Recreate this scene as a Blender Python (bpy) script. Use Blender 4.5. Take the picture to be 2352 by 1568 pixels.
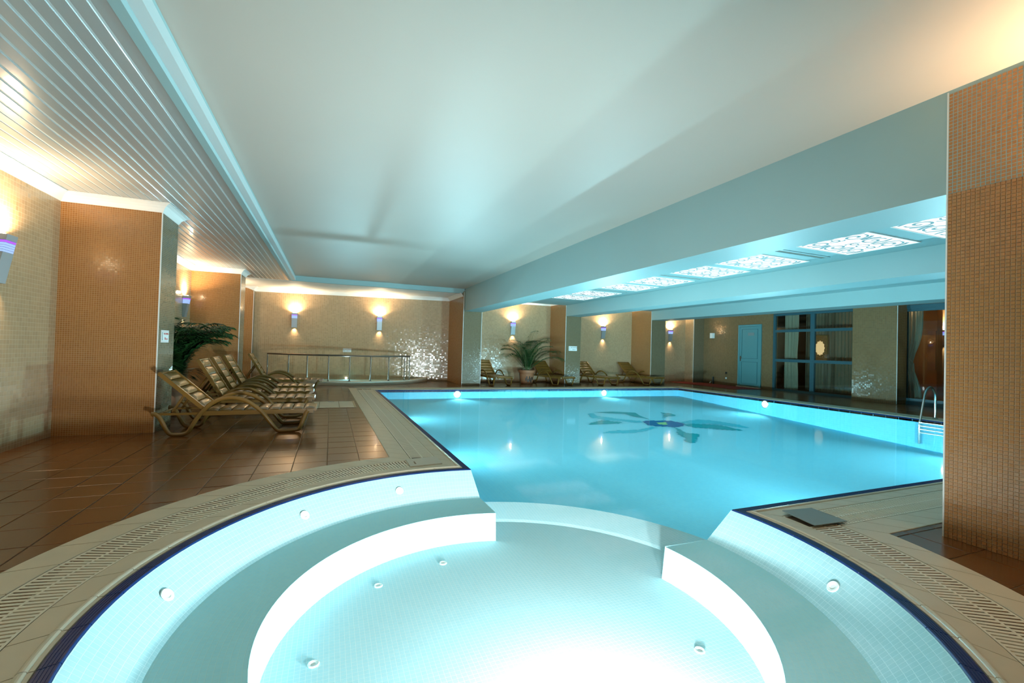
import bpy, math, random
from math import sin, cos, pi, radians, sqrt, atan2, hypot, degrees
from mathutils import Vector, Matrix, geometry
random.seed(7)
for o in list(bpy.data.objects):
    bpy.data.objects.remove(o)
SC = bpy.context.scene
COL = SC.collection

# ------------------------------------------------------------------ camera
H = 1.25
F_PX, YAW, PITCH, ROLL = 1030.0, 0.3845, 0.0163, 0.0277
fw = Vector((sin(YAW) * cos(PITCH), cos(YAW) * cos(PITCH), sin(PITCH)))
r0 = Vector((cos(YAW), -sin(YAW), 0))
u0 = r0.cross(fw)
rt = r0 * cos(ROLL) + u0 * sin(ROLL)
up = -r0 * sin(ROLL) + u0 * cos(ROLL)
cam_data = bpy.data.cameras.new('camera')
cam_data.sensor_width = 36.0
cam_data.lens = F_PX / 2352 * 36.0
cam_data.clip_start = 0.05
cam = bpy.data.objects.new('camera', cam_data)
cam.matrix_world = Matrix(((rt.x, up.x, -fw.x, 0), (rt.y, up.y, -fw.y, 0), (rt.z, up.z, -fw.z, H), (0, 0, 0, 1)))
COL.objects.link(cam)
SC.camera = cam

# ------------------------------------------------------------------ world, exposure
w = bpy.data.worlds.new('world')
SC.world = w
w.use_nodes = True
w.node_tree.nodes['Background'].inputs[0].default_value = (0.02, 0.03, 0.035, 1)
w.node_tree.nodes['Background'].inputs[1].default_value = 0.3
SC.view_settings.view_transform = 'Standard'
SC.view_settings.look = 'None'
SC.view_settings.exposure = 0.0
SC.view_settings.gamma = 1.0
SC.view_settings.use_curve_mapping = False
SC.cycles.max_bounces = 8
SC.cycles.diffuse_bounces = 4
SC.cycles.glossy_bounces = 4
SC.cycles.transparent_max_bounces = 16
SC.cycles.sample_clamp_indirect = 6.0
SC.cycles.caustics_reflective = False
SC.cycles.caustics_refractive = False

WARM = (1.0, 0.75, 0.46)
POOLC = (0.44, 0.88, 1.0)
P_SCONCE = 42.0       # W of every wall lamp's upward light
P_POOL = 21.0         # W of every underwater lamp of the big pool
P_SPA = 32.0
E_PANEL = 1.25         # strength of the backlit ceiling panels

# ------------------------------------------------------------------ helpers
class MB:
    def __init__(s):
        s.v, s.f, s.m = [], [], []
    def add(s, vs, fs, mi=0):
        n = len(s.v)
        s.v += [tuple(p) for p in vs]
        s.f += [tuple(n + i for i in f) for f in fs]
        s.m += [mi] * len(fs)
        return s
    def box(s, x0, x1, y0, y1, z0, z1, mi=0):
        vs = [(x, y, z) for z in (z0, z1) for y in (y0, y1) for x in (x0, x1)]
        return s.add(vs, [(0, 2, 3, 1), (4, 5, 7, 6), (0, 1, 5, 4), (2, 6, 7, 3), (0, 4, 6, 2), (1, 3, 7, 5)], mi)
    def obox(s, c, ax, ay, az, mi=0):
        c, ax, ay, az = map(Vector, (c, ax, ay, az))
        vs = [c + ax * i + ay * j + az * k for k in (-1, 1) for j in (-1, 1) for i in (-1, 1)]
        return s.add(vs, [(0, 2, 3, 1), (4, 5, 7, 6), (0, 1, 5, 4), (2, 6, 7, 3), (0, 4, 6, 2), (1, 3, 7, 5)], mi)
    def prism(s, poly, z0, z1, mi=0):
        n = len(poly)
        vs = [(p[0], p[1], z0) for p in poly] + [(p[0], p[1], z1) for p in poly]
        fs = [tuple(range(n - 1, -1, -1)), tuple(range(n, 2 * n))]
        fs += [(i, (i + 1) % n, n + (i + 1) % n, n + i) for i in range(n)]
        return s.add(vs, fs, mi)
    def tube(s, pts, r, seg=8, caps=True, mi=0, ry=None):
        """round (or oval, ry across z) tube along 3-D points; r a number or list"""
        pts = [Vector(p) for p in pts]
        n = len(pts)
        rs = r if isinstance(r, (list, tuple)) else [r] * n
        vs = []
        prev = None
        for i, p in enumerate(pts):
            t = (pts[min(i + 1, n - 1)] - pts[max(i - 1, 0)]).normalized()
            if prev is None:
                ref = Vector((0, 0, 1)) if abs(t.z) < .95 else Vector((1, 0, 0))
                a = t.cross(ref).normalized()
            else:
                a = (prev - t * prev.dot(t)).normalized()
            prev = a
            b = t.cross(a).normalized()
            rb = rs[i] if ry is None else rs[i] * ry
            for k in range(seg):
                q = 2 * pi * k / seg
                vs.append(p + a * cos(q) * rs[i] + b * sin(q) * rb)
        fs = []
        for i in range(n - 1):
            for k in range(seg):
                fs.append((i * seg + k, i * seg + (k + 1) % seg, (i + 1) * seg + (k + 1) % seg, (i + 1) * seg + k))
        if caps:
            fs.append(tuple(range(seg - 1, -1, -1)))
            fs.append(tuple(range((n - 1) * seg, n * seg)))
        return s.add(vs, fs, mi)
    def lathe(s, prof, seg=24, c=(0, 0, 0), mi=0):
        vs, fs = [], []
        for r, z in prof:
            for k in range(seg):
                a = 2 * pi * k / seg
                vs.append((c[0] + r * cos(a), c[1] + r * sin(a), c[2] + z))
        for i in range(len(prof) - 1):
            for k in range(seg):
                fs.append((i * seg + k, i * seg + (k + 1) % seg, (i + 1) * seg + (k + 1) % seg, (i + 1) * seg + k))
        fs.append(tuple(range(seg - 1, -1, -1)))
        n = len(prof)
        fs.append(tuple(range((n - 1) * seg, n * seg)))
        return s.add(vs, fs, mi)
    def sweep(s, path, prof, closed=False, mi=0, caps=True):
        """profile [(offset to the left-hand side of the path, z)] along a 2-D path with mitred corners"""
        P = [Vector(p) for p in path]
        n = len(P)
        ring = []
        for i in range(n):
            if closed or 0 < i < n - 1:
                d0 = (P[i] - P[i - 1]).normalized()
                d1 = (P[(i + 1) % n] - P[i]).normalized()
            elif i == 0:
                d0 = d1 = (P[1] - P[0]).normalized()
            else:
                d0 = d1 = (P[-1] - P[-2]).normalized()
            n0, n1 = Vector((-d0.y, d0.x)), Vector((-d1.y, d1.x))
            m = (n0 + n1)
            m = m / max(m.dot(n0), 1e-4)
            ring.append([(P[i].x + m.x * o, P[i].y + m.y * o, z) for o, z in prof])
        k = len(prof)
        vs = [p for r in ring for p in r]
        fs = []
        for i in range(n if closed else n - 1):
            j = (i + 1) % n
            for a in range(k - 1):
                fs.append((i * k + a, j * k + a, j * k + a + 1, i * k + a + 1))
        if caps and not closed:
            fs += [tuple(range(k)), tuple(range((n - 1) * k + k - 1, (n - 1) * k - 1, -1))]
        return s.add(vs, fs, mi)
    def mesh(s, name, mats, smooth=False, auto=None):
        me = bpy.data.meshes.new(name)
        me.from_pydata(s.v, [], s.f)
        for m in (mats if isinstance(mats, (list, tuple)) else [mats]):
            me.materials.append(m)
        if any(s.m):
            me.polygons.foreach_set('material_index', s.m)
        if smooth:
            me.polygons.foreach_set('use_smooth', [True] * len(me.polygons))
            if auto:
                me.set_sharp_from_angle(angle=radians(auto))
        me.update()
        return me
    def build(s, name, mats, parent=None, kind=None, smooth=False, auto=None, loc=None, label=None):
        o = bpy.data.objects.new(name, s.mesh(name, mats, smooth, auto))
        COL.objects.link(o)
        if parent is not None:
            o.parent = parent
        if kind:
            o['kind'] = kind
        if loc is not None:
            o.location = loc
        if label:
            o['label'] = label
        return o

def fixnormals(o):
    import bmesh
    bm = bmesh.new()
    bm.from_mesh(o.data)
    bmesh.ops.recalc_face_normals(bm, faces=bm.faces)
    bm.to_mesh(o.data)
    bm.free()
    return o

def root(name, loc=(0, 0, 0), rz=0, label=None, cat=None, group=None, kind=None):
    o = bpy.data.objects.new(name, None)
    o.empty_display_size = 0.1
    o.location = loc
    o.rotation_euler = (0, 0, rz)
    COL.objects.link(o)
    return tag(o, label, cat, group, kind)

def tag(o, label=None, cat=None, group=None, kind=None):
    if label: o['label'] = label
    if cat: o['category'] = cat
    if group: o['group'] = group
    if kind: o['kind'] = kind
    return o

def copy_tree(o, parent=None):
    c = o.copy()
    COL.objects.link(c)
    c.parent = parent
    for ch in [x for x in bpy.data.objects if x.parent is o]:
        copy_tree(ch, c)
    return c

def inst(src_mesh, name, parent, M):
    o = bpy.data.objects.new(name, src_mesh)
    COL.objects.link(o)
    o.parent = parent
    o.matrix_local = M
    return o

# ------------------------------------------------------------------ materials
def mat(name):
    m = bpy.data.materials.new(name)
    m.use_nodes = True
    nt = m.node_tree
    b = nt.nodes['Principled BSDF']
    return m, nt, b

def simple(name, col, rough=.5, metal=0.0, spec=.5, coat=0.0, noise=0.0, nscale=6.0, bump=0.0, bscale=80.0):
    m, nt, b = mat(name)
    b.inputs['Base Color'].default_value = (*col, 1)
    b.inputs['Roughness'].default_value = rough
    b.inputs['Metallic'].default_value = metal
    b.inputs['Specular IOR Level'].default_value = spec
    if coat:
        b.inputs['Coat Weight'].default_value = coat
        b.inputs['Coat Roughness'].default_value = .08
    g = nt.nodes.new('ShaderNodeNewGeometry')
    if noise:
        n = nt.nodes.new('ShaderNodeTexNoise')
        n.inputs['Scale'].default_value = nscale
        n.inputs['Detail'].default_value = 4
        nt.links.new(g.outputs['Position'], n.inputs['Vector'])
        r = nt.nodes.new('ShaderNodeMapRange')
        r.inputs[3].default_value = 1 - noise
        r.inputs[4].default_value = 1 + noise
        nt.links.new(n.outputs['Fac'], r.inputs[0])
        h = nt.nodes.new('ShaderNodeMix')
        h.data_type = 'RGBA'; h.blend_type = 'MULTIPLY'
        h.inputs[0].default_value = 1
        h.inputs[6].default_value = (*col, 1)
        nt.links.new(r.outputs[0], h.inputs[7])
        nt.links.new(h.outputs[2], b.inputs['Base Color'])
    if bump:
        n2 = nt.nodes.new('ShaderNodeTexNoise')
        n2.inputs['Scale'].default_value = bscale
        nt.links.new(g.outputs['Position'], n2.inputs['Vector'])
        bp = nt.nodes.new('ShaderNodeBump')
        bp.inputs['Strength'].default_value = bump
        bp.inputs['Distance'].default_value = .01
        nt.links.new(n2.outputs['Fac'], bp.inputs['Height'])
        nt.links.new(bp.outputs['Normal'], b.inputs['Normal'])
    return m

def emit(name, col, s):
    m = bpy.data.materials.new(name)
    m.use_nodes = True
    nt = m.node_tree
    nt.nodes.clear()
    e = nt.nodes.new('ShaderNodeEmission')
    e.inputs[0].default_value = (*col, 1)
    e.inputs[1].default_value = s
    o = nt.nodes.new('ShaderNodeOutputMaterial')
    nt.links.new(e.outputs[0], o.inputs[0])
    return m

def tiled(name, c1, c2, grout, size=.025, joint=.0025, rough=.16, horizontal=False, tilt=.05, var=.1, polar=None, spec=.5, brickoff=0.0, rad=False):
    """square mosaic laid on any flat wall (u = x + y, v = z) or floor (u = x, v = y); small tilt per tile"""
    m, nt, b = mat(name)
    L = nt.links.new
    N = nt.nodes.new
    g = N('ShaderNodeNewGeometry')
    sx = N('ShaderNodeSeparateXYZ')
    L(g.outputs['Position'], sx.inputs[0])
    cb = N('ShaderNodeCombineXYZ')
    if polar is not None:
        dx = N('ShaderNodeMath'); dx.operation = 'SUBTRACT'; L(sx.outputs[0], dx.inputs[0]); dx.inputs[1].default_value = polar[0]
        dy = N('ShaderNodeMath'); dy.operation = 'SUBTRACT'; L(sx.outputs[1], dy.inputs[0]); dy.inputs[1].default_value = polar[1]
        at = N('ShaderNodeMath'); at.operation = 'ARCTAN2'; L(dy.outputs[0], at.inputs[0]); L(dx.outputs[0], at.inputs[1])
        mu = N('ShaderNodeMath'); mu.operation = 'MULTIPLY'; L(at.outputs[0], mu.inputs[0]); mu.inputs[1].default_value = polar[2]
        ad = N('ShaderNodeMath'); ad.operation = 'ADD'; L(mu.outputs[0], ad.inputs[0]); ad.inputs[1].default_value = 50
        L(ad.outputs[0], cb.inputs[0])
        if rad:
            c2_ = N('ShaderNodeCombineXYZ'); L(dx.outputs[0], c2_.inputs[0]); L(dy.outputs[0], c2_.inputs[1])
            ln = N('ShaderNodeVectorMath'); ln.operation = 'LENGTH'; L(c2_.outputs[0], ln.inputs[0])
            L(ln.outputs['Value'], cb.inputs[1])
        else:
            L(sx.outputs[2], cb.inputs[1])
    elif horizontal:
        L(sx.outputs[0], cb.inputs[0]); L(sx.outputs[1], cb.inputs[1])
    else:
        ad = N('ShaderNodeMath'); ad.operation = 'ADD'
        L(sx.outputs[0], ad.inputs[0]); L(sx.outputs[1], ad.inputs[1])
        L(ad.outputs[0], cb.inputs[0]); L(sx.outputs[2], cb.inputs[1])
    of = N('ShaderNodeVectorMath'); of.operation = 'ADD'; of.inputs[1].default_value = (20, 20, 0)
    L(cb.outputs[0], of.inputs[0])
    br = N('ShaderNodeTexBrick')
    br.offset = brickoff; br.squash = 1
    br.inputs['Scale'].default_value = 1
    br.inputs['Mortar Size'].default_value = joint / 2
    br.inputs['Mortar Smooth'].default_value = .2
    br.inputs['Brick Width'].default_value = size
    br.inputs['Row Height'].default_value = size
    br.inputs['Color1'].default_value = (*c1, 1)
    br.inputs['Color2'].default_value = (*c2, 1)
    br.inputs['Mortar'].default_value = (*grout, 1)
    L(of.outputs[0], br.inputs['Vector'])
    L(br.outputs['Color'], b.inputs['Base Color'])
    # per-tile tilt
    dv = N('ShaderNodeVectorMath'); dv.operation = 'SCALE'; dv.inputs['Scale'].default_value = 1 / size
    L(of.outputs[0], dv.inputs[0])
    fl = N('ShaderNodeVectorMath'); fl.operation = 'FLOOR'; L(dv.outputs[0], fl.inputs[0])
    wn = N('ShaderNodeTexWhiteNoise'); wn.noise_dimensions = '3D'; L(fl.outputs[0], wn.inputs['Vector'])
    sb = N('ShaderNodeVectorMath'); sb.operation = 'SUBTRACT'; sb.inputs[1].default_value = (.5, .5, .5)
    L(wn.outputs['Color'], sb.inputs[0])
    sc_ = N('ShaderNodeVectorMath'); sc_.operation = 'SCALE'; sc_.inputs['Scale'].default_value = tilt
    L(sb.outputs[0], sc_.inputs[0])
    bp = N('ShaderNodeBump'); bp.inputs['Strength'].default_value = .6; bp.inputs['Distance'].default_value = .003; bp.invert = True
    L(br.outputs['Fac'], bp.inputs['Height'])
    ad2 = N('ShaderNodeVectorMath'); ad2.operation = 'ADD'; L(bp.outputs['Normal'], ad2.inputs[0]); L(sc_.outputs[0], ad2.inputs[1])
    nm = N('ShaderNodeVectorMath'); nm.operation = 'NORMALIZE'; L(ad2.outputs[0], nm.inputs[0])
    L(nm.outputs[0], b.inputs['Normal'])
    rr = N('ShaderNodeMapRange'); rr.inputs[3].default_value = rough; rr.inputs[4].default_value = .7
    L(br.outputs['Fac'], rr.inputs[0]); L(rr.outputs[0], b.inputs['Roughness'])
    b.inputs['Specular IOR Level'].default_value = spec
    return m

CX, CY, R = 1.066, 2.463, 1.99        # the round spa bay
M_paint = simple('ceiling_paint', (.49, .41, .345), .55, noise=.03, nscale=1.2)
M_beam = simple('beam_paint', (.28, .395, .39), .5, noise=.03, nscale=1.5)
M_plank = simple('ceiling_plank_lacquer', (.33, .335, .32), .28, coat=.25, noise=.05, nscale=5)
M_cornice = simple('plaster', (.82, .80, .76), .5)
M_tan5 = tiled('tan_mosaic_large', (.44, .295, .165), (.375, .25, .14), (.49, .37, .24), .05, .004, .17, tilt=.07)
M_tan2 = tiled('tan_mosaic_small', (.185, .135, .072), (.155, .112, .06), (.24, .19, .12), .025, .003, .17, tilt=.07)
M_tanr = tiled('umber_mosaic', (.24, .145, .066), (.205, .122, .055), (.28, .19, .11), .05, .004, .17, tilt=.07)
M_or2 = tiled('orange_mosaic', (.33, .14, .037), (.275, .112, .028), (.46, .28, .14), .025, .0035, .2, tilt=.05)
M_or_tile = simple('orange_mosaic_tile', (.36, .155, .045), .2, noise=.16, nscale=31, coat=.2)
M_or_grout = simple('orange_grout', (.52, .37, .23), .8)
M_terra = simple('terracotta_tile', (.135, .050, .012), .23, coat=.12, noise=.28, nscale=2.6, bump=.05, bscale=14)
M_grout = simple('floor_grout', (.30, .20, .13), .75)
M_cope = simple('cream_coping', (.66, .58, .44), .4, noise=.1, nscale=5)
M_nosing = simple('pale_nosing', (.42, .50, .50), .25)
M_blue = simple('navy_trim', (.004, .03, .15), .35, spec=.25)
M_grate = simple('grating_plastic', (.82, .76, .62), .4)
M_dark = simple('channel_dark', (.16, .125, .085), .8)
M_plate = simple('grey_cover_sheet', (.22, .27, .27), .45)
M_cover = simple('cream_cover', (.62, .57, .47), .35)
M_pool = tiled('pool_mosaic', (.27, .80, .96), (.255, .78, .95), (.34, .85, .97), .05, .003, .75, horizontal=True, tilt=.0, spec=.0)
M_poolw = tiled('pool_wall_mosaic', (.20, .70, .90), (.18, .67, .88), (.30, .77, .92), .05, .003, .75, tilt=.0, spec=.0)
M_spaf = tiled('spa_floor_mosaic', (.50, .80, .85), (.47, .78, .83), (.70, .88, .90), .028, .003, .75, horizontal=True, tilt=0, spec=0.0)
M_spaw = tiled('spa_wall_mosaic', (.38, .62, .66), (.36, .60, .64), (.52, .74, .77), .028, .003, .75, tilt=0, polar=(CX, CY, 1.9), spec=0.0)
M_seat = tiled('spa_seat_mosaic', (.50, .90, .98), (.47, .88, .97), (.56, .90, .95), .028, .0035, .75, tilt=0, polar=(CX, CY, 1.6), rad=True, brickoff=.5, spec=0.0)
M_steel = simple('brushed_steel', (.55, .55, .53), .22, metal=1)
M_rail = simple('dark_bronze_rail', (.16, .13, .10), .3, metal=.8)
M_plastic = simple('tan_moulded_plastic', (.170, .085, .016), .27, coat=.25)
M_silver = simple('silver_lamp_body', (.34, .35, .36), .38, metal=.35)
M_leaf = simple('palm_leaf', (.020, .075, .016), .45, noise=.35, nscale=9)
M_stem = simple('palm_stem', (.10, .15, .05), .5)
M_pot = simple('terracotta_pot', (.34, .135, .06), .6, noise=.2, nscale=9)
M_potd = simple('dark_pot_relief', (.05, .03, .02), .6)
M_soil = simple('soil', (.03, .02, .012), .9)
M_white = simple('white_upvc', (.11, .29, .31), .35)
M_frame = simple('window_aluminium', (.03, .10, .125), .38)
M_sign = simple('sign_white', (.80, .80, .78), .4)
M_red = simple('sign_red', (.55, .05, .03), .5)
M_black = simple('sign_black', (.02, .02, .02), .5)
M_mat = simple('red_mat', (.23, .018, .01), .9, noise=.2, nscale=30)
M_trimw = simple('white_edge_trim', (.75, .75, .72), .35)
M_curt = simple('curtain_cloth', (.50, .46, .36), .85)
M_tulle = simple('tulle_cloth', (.28, .23, .16), .85)
M_room = simple('dark_room_wall', (.30, .21, .12), .6)
M_gold = simple('gilt_lattice', (.35, .24, .08), .35, metal=.4)
M_copper = simple('copper_relief', (.55, .26, .12), .35, metal=.3, bump=.8, bscale=14)
M_lampdisc = emit('pool_lamp_glow', (.85, 1, 1), 14)
M_panel = emit('ceiling_panel_glow', (.86, .97, 1.0), E_PANEL)
M_bluesl = emit('sconce_blue_glow', (.30, .45, 1.0), 1.5)
M_violet = emit('sconce_violet_glow', (.38, .10, 1.0), 1.5)
M_bulb = emit('sconce_bulb_glow', (1.0, .72, .40), 30)
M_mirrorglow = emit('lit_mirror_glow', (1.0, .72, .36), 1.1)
M_scroll = simple('panel_scroll', (.22, .32, .32), .6)
M_teal = simple('motif_teal', (.0, .42, .50), .8, spec=0.0)
M_teal2 = simple('motif_light_teal', (.06, .60, .76), .8, spec=0.0)
M_navy = simple('motif_navy', (.0, .19, .42), .8, spec=0.0)
M_lime = simple('motif_lime', (.34, .75, .35), .8, spec=0.0)

# water: clear, untinted by the viewer, reflecting at grazing angles
M_water = bpy.data.materials.new('water')
M_water.use_nodes = True
nt = M_water.node_tree
nt.nodes.clear()
o_ = nt.nodes.new('ShaderNodeOutputMaterial')
mx = nt.nodes.new('ShaderNodeMixShader')
tr = nt.nodes.new('ShaderNodeBsdfTransparent'); tr.inputs[0].default_value = (.95, .99, .99, 1)
gl = nt.nodes.new('ShaderNodeBsdfGlossy'); gl.inputs['Roughness'].default_value = .055; gl.inputs[0].default_value = (.9, .95, 1, 1)
g_ = nt.nodes.new('ShaderNodeNewGeometry')
def mnode(op, a, b=None, nt=nt):
    n = nt.nodes.new('ShaderNodeMath'); n.operation = op
    for k, v in enumerate((a, b)):
        if v is None: continue
        if isinstance(v, (int, float)): n.inputs[k].default_value = v
        else: nt.links.new(v, n.inputs[k])
    return n.outputs[0]
dt = nt.nodes.new('ShaderNodeVectorMath'); dt.operation = 'DOT_PRODUCT'
nt.links.new(g_.outputs['Normal'], dt.inputs[0]); nt.links.new(g_.outputs['Incoming'], dt.inputs[1])
q_ = mnode('ABSOLUTE', dt.outputs['Value'])
q_ = mnode('POWER', mnode('SUBTRACT', 1.0, q_), 5.0)
q_ = mnode('ADD', mnode('MULTIPLY', q_, .42), .022)
nt.links.new(q_, mx.inputs[0]); nt.links.new(tr.outputs[0], mx.inputs[1]); nt.links.new(gl.outputs[0], mx.inputs[2]); nt.links.new(mx.outputs[0], o_.inputs[0])

M_glass = bpy.data.materials.new('window_glass')
M_glass.use_nodes = True
nt = M_glass.node_tree
nt.nodes.clear()
o_ = nt.nodes.new('ShaderNodeOutputMaterial')
mx = nt.nodes.new('ShaderNodeMixShader')
tr = nt.nodes.new('ShaderNodeBsdfTransparent'); tr.inputs[0].default_value = (.62, .68, .64, 1)
gl = nt.nodes.new('ShaderNodeBsdfGlossy'); gl.inputs['Roughness'].default_value = .01
fr = nt.nodes.new('ShaderNodeFresnel'); fr.inputs[0].default_value = 1.5
nt.links.new(fr.outputs[0], mx.inputs[0]); nt.links.new(tr.outputs[0], mx.inputs[1]); nt.links.new(gl.outputs[0], mx.inputs[2]); nt.links.new(mx.outputs[0], o_.inputs[0])

# ------------------------------------------------------------------ pool outline
PX0a, PX0b, PY1a, PY1b, PX1, PY0 = 1.385, 1.25, 12.88, 12.60, 11.55, 2.70
def outline(d, seg=None, step=.25):
    """closed outline offset outward by d: A (spa meets long side), B, C, D, E, then the spa arc clockwise back to A"""
    x = 1.37 - d
    ya = CY + sqrt((R + d) ** 2 - (x - CX) ** 2)
    yb = PY0 - d
    xe = CX + sqrt((R + d) ** 2 - (yb - CY) ** 2)
    A = (x + .012, ya); B = (PX0b - d, PY1a + d); C = (PX1 + d, PY1b + d); D = (PX1 + d, yb); E = (xe, yb)
    a0 = atan2(yb - CY, xe - CX)
    a1 = atan2(ya - CY, A[0] - CX) - 2 * pi
    return A, B, C, D, E, a0, a1
N_ARC, N_L, N_F, N_R, N_N = 38, 34, 41, 40, 34
def station(side, i, d):
    A, B, C, D, E, a0, a1 = outline(d)
    def lerp(p, q, t): return (p[0] + (q[0] - p[0]) * t, p[1] + (q[1] - p[1]) * t)
    if side == 'L': return lerp(A, B, i / N_L)
    if side == 'F': return lerp(B, C, i / N_F)
    if side == 'R': return lerp(C, D, i / N_R)
    if side == 'N': return lerp(D, E, i / N_N)
    t = a0 + (a1 - a0) * i / N_ARC
    return (CX + (R + d) * cos(t), CY + (R + d) * sin(t))
SIDES = [('A', N_ARC), ('L', N_L), ('F', N_F), ('R', N_R), ('N', N_N)]
def ring_poly(d, fine=3):
    out = []
    for sd, n in SIDES:
        f = fine if sd == 'A' else 1
        for k in range(n * f):
            out.append(station(sd, k / f, d))
    return out

# ------------------------------------------------------------------ floor
FX0, FX1, FY0, FY1 = -3.3, 15.3, -4.0, 17.6
floor = root('floor', kind='structure')
outer = [Vector((FX0, FY0, 0)), Vector((FX1, FY0, 0)), Vector((FX1, FY1, 0)), Vector((FX0, FY1, 0))]
hole = [Vector((p[0], p[1], 0)) for p in ring_poly(.02, 2)]
tris = geometry.tessellate_polygon([outer, hole])
allp = outer + hole
mb = MB(); mb.add([(p.x, p.y, -.006) for p in allp], tris)
fixnormals(mb.build('floor_grout', M_grout, floor))
TS = .325
tile = MB()
a_, b_, h_ = TS / 2 - .0028, TS / 2 - .006, .004
vs = [(-a_, -a_, -h_), (a_, -a_, -h_), (a_, a_, -h_), (-a_, a_, -h_), (-a_, -a_, -.0015), (a_, -a_, -.0015), (a_, a_, -.0015), (-a_, a_, -.0015), (-b_, -b_, 0), (b_, -b_, 0), (b_, b_, 0), (-b_, b_, 0)]
tile.add(vs, [(0, 1, 5, 4), (1, 2, 6, 5), (2, 3, 7, 6), (3, 0, 4, 7), (4, 5, 9, 8), (5, 6, 10, 9), (6, 7, 11, 10), (7, 4, 8, 11), (8, 9, 10, 11)])
tile_me = tile.mesh('floor_tile', M_terra)
def in_pool(x, y, d):
    if hypot(x - CX, y - CY) < R + d: return True
    return PX0a - d < x < PX1 + d and PY0 - d < y < PY1b + d
tiles = []
x = FX0 + TS * .5 + .058
while x < FX1:
    y = FY0 + TS * .5 + .07
    while y < FY1:
        if not in_pool(x, y, .38):
            tiles.append((x, y))
        y += TS
    x += TS
def vis_key(p):
    dx, dy = p[0], p[1]
    dep = dx * sin(YAW) + dy * cos(YAW)
    lat = dx * cos(YAW) - dy * sin(YAW)
    if dep < .4 or abs(lat) > dep * 1.2 + .3 or H / dep > .82: return 1e9
    if p[0] > 4.1 and p[1] < 1.9: return 1e9
    return dep
tiles.sort(key=vis_key)
rest = MB()
for i, (x, y) in enumerate(tiles):
    tz = random.uniform(-.0006, .0006)
    ax, ay = random.uniform(-.003, .003), random.uniform(-.003, .003)
    M = Matrix.Translation((x, y, tz)) @ Matrix.Rotation(ax, 4, 'X') @ Matrix.Rotation(ay, 4, 'Y')
    if i < 300:
        inst(tile_me, 'floor_tile', floor, M)
    else:
        rest.add([M @ Vector(v) for v in tile.v], tile.f)
rest.build('floor_tile_field', M_terra, floor, kind='stuff')

# ------------------------------------------------------------------ pool edging: navy trim, coping, grating, border
edging = root('pool_edge_trim', kind='structure')
def strip(name, m, d0, d1, z0, z1, parent, gap=.0025, prof=None, every=1, smooth=False):
    for sd, n in SIDES:
        k = 0
        while k < n:
            e = min(k + every, n)
            sub = 3 if sd == 'A' else 1
            pl = [0, 0]
            st = [k + (e - k) * j / sub for j in range(sub + 1)]
            ln = .25
            g = gap / ln
            st[0] += g; st[-1] -= g
            P = prof if prof else [(d0 + gap, z0), (d0 + gap, z1 - .003), (d0 + gap + .003, z1), (d1 - gap - .003, z1), (d1 - gap, z1 - .003), (d1 - gap, z0)]
            mb = MB()
            vs = []
            for s in st:
                for (o, z) in P:
                    q = station(sd, s, o)
                    vs.append((q[0], q[1], z))
            np_ = len(P)
            fs = [(i * np_ + a, i * np_ + a + 1, (i + 1) * np_ + a + 1, (i + 1) * np_ + a) for i in range(sub) for a in range(np_ - 1)]
            fs += [tuple(range(np_)), tuple(range(sub * np_ + np_ - 1, sub * np_ - 1, -1))]
            mb.add(vs, fs)
            fixnormals(mb.build(name, m, parent, smooth=False))
            k = e
def ribs(d0, d1, z, n, amp, z0, r=.012):
    P = [(d0, z0), (d0, z - r), (d0 + r * .4, z - r * .2)]
    for i in range(n):
        a = d0 + r * .6 + (d1 - d0 - r * .6) * i / n
        b = d0 + r * .6 + (d1 - d0 - r * .6) * (i + .6) / n
        P += [(a, z), (b, z), (b + .001, z - amp), (d0 + r * .6 + (d1 - d0 - r * .6) * (i + 1) / n - .001, z - amp)]
    P += [(d1, z0)]
    return P
strip('navy_tile', M_blue, 0, .07, -.05, .004, edging, prof=ribs(0.0, .068, .004, 5, .002, -.06))
def nose():
    P = [(.072, -.02), (.072, .004), (.085, .006)]
    for i in range(7):
        a = pi * (1 - i / 6)
        P.append((.105 + .016 * cos(a), .006 + .011 * sin(a)))
    P += [(.125, .006), (.24, .006), (.243, .003), (.243, -.02)]
    return P
strip('coping_tile', M_cope, .07, .245, -.02, .006, edging, prof=nose())
strip('border_tile', M_cope, .52, .735, -.02, .006, edging)
# drain channel under the grating
ch = MB()
for sd, n in SIDES:
    sub = 3 if sd == 'A' else 1
    for k in range(n * sub):
        P = [(.246, .002), (.246, -.045), (.517, -.045), (.517, .002)]
        vs = []
        for s in (k / sub, (k + 1) / sub):
            for o, z in P:
                q = station(sd, s, o); vs.append((q[0], q[1], z))
        ch.add(vs, [(a, a + 1, a + 5, a + 4) for a in range(3)])
ch.build('drain_channel', M_dark, edging)
grating = root('drain_grating', kind='structure')
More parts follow.
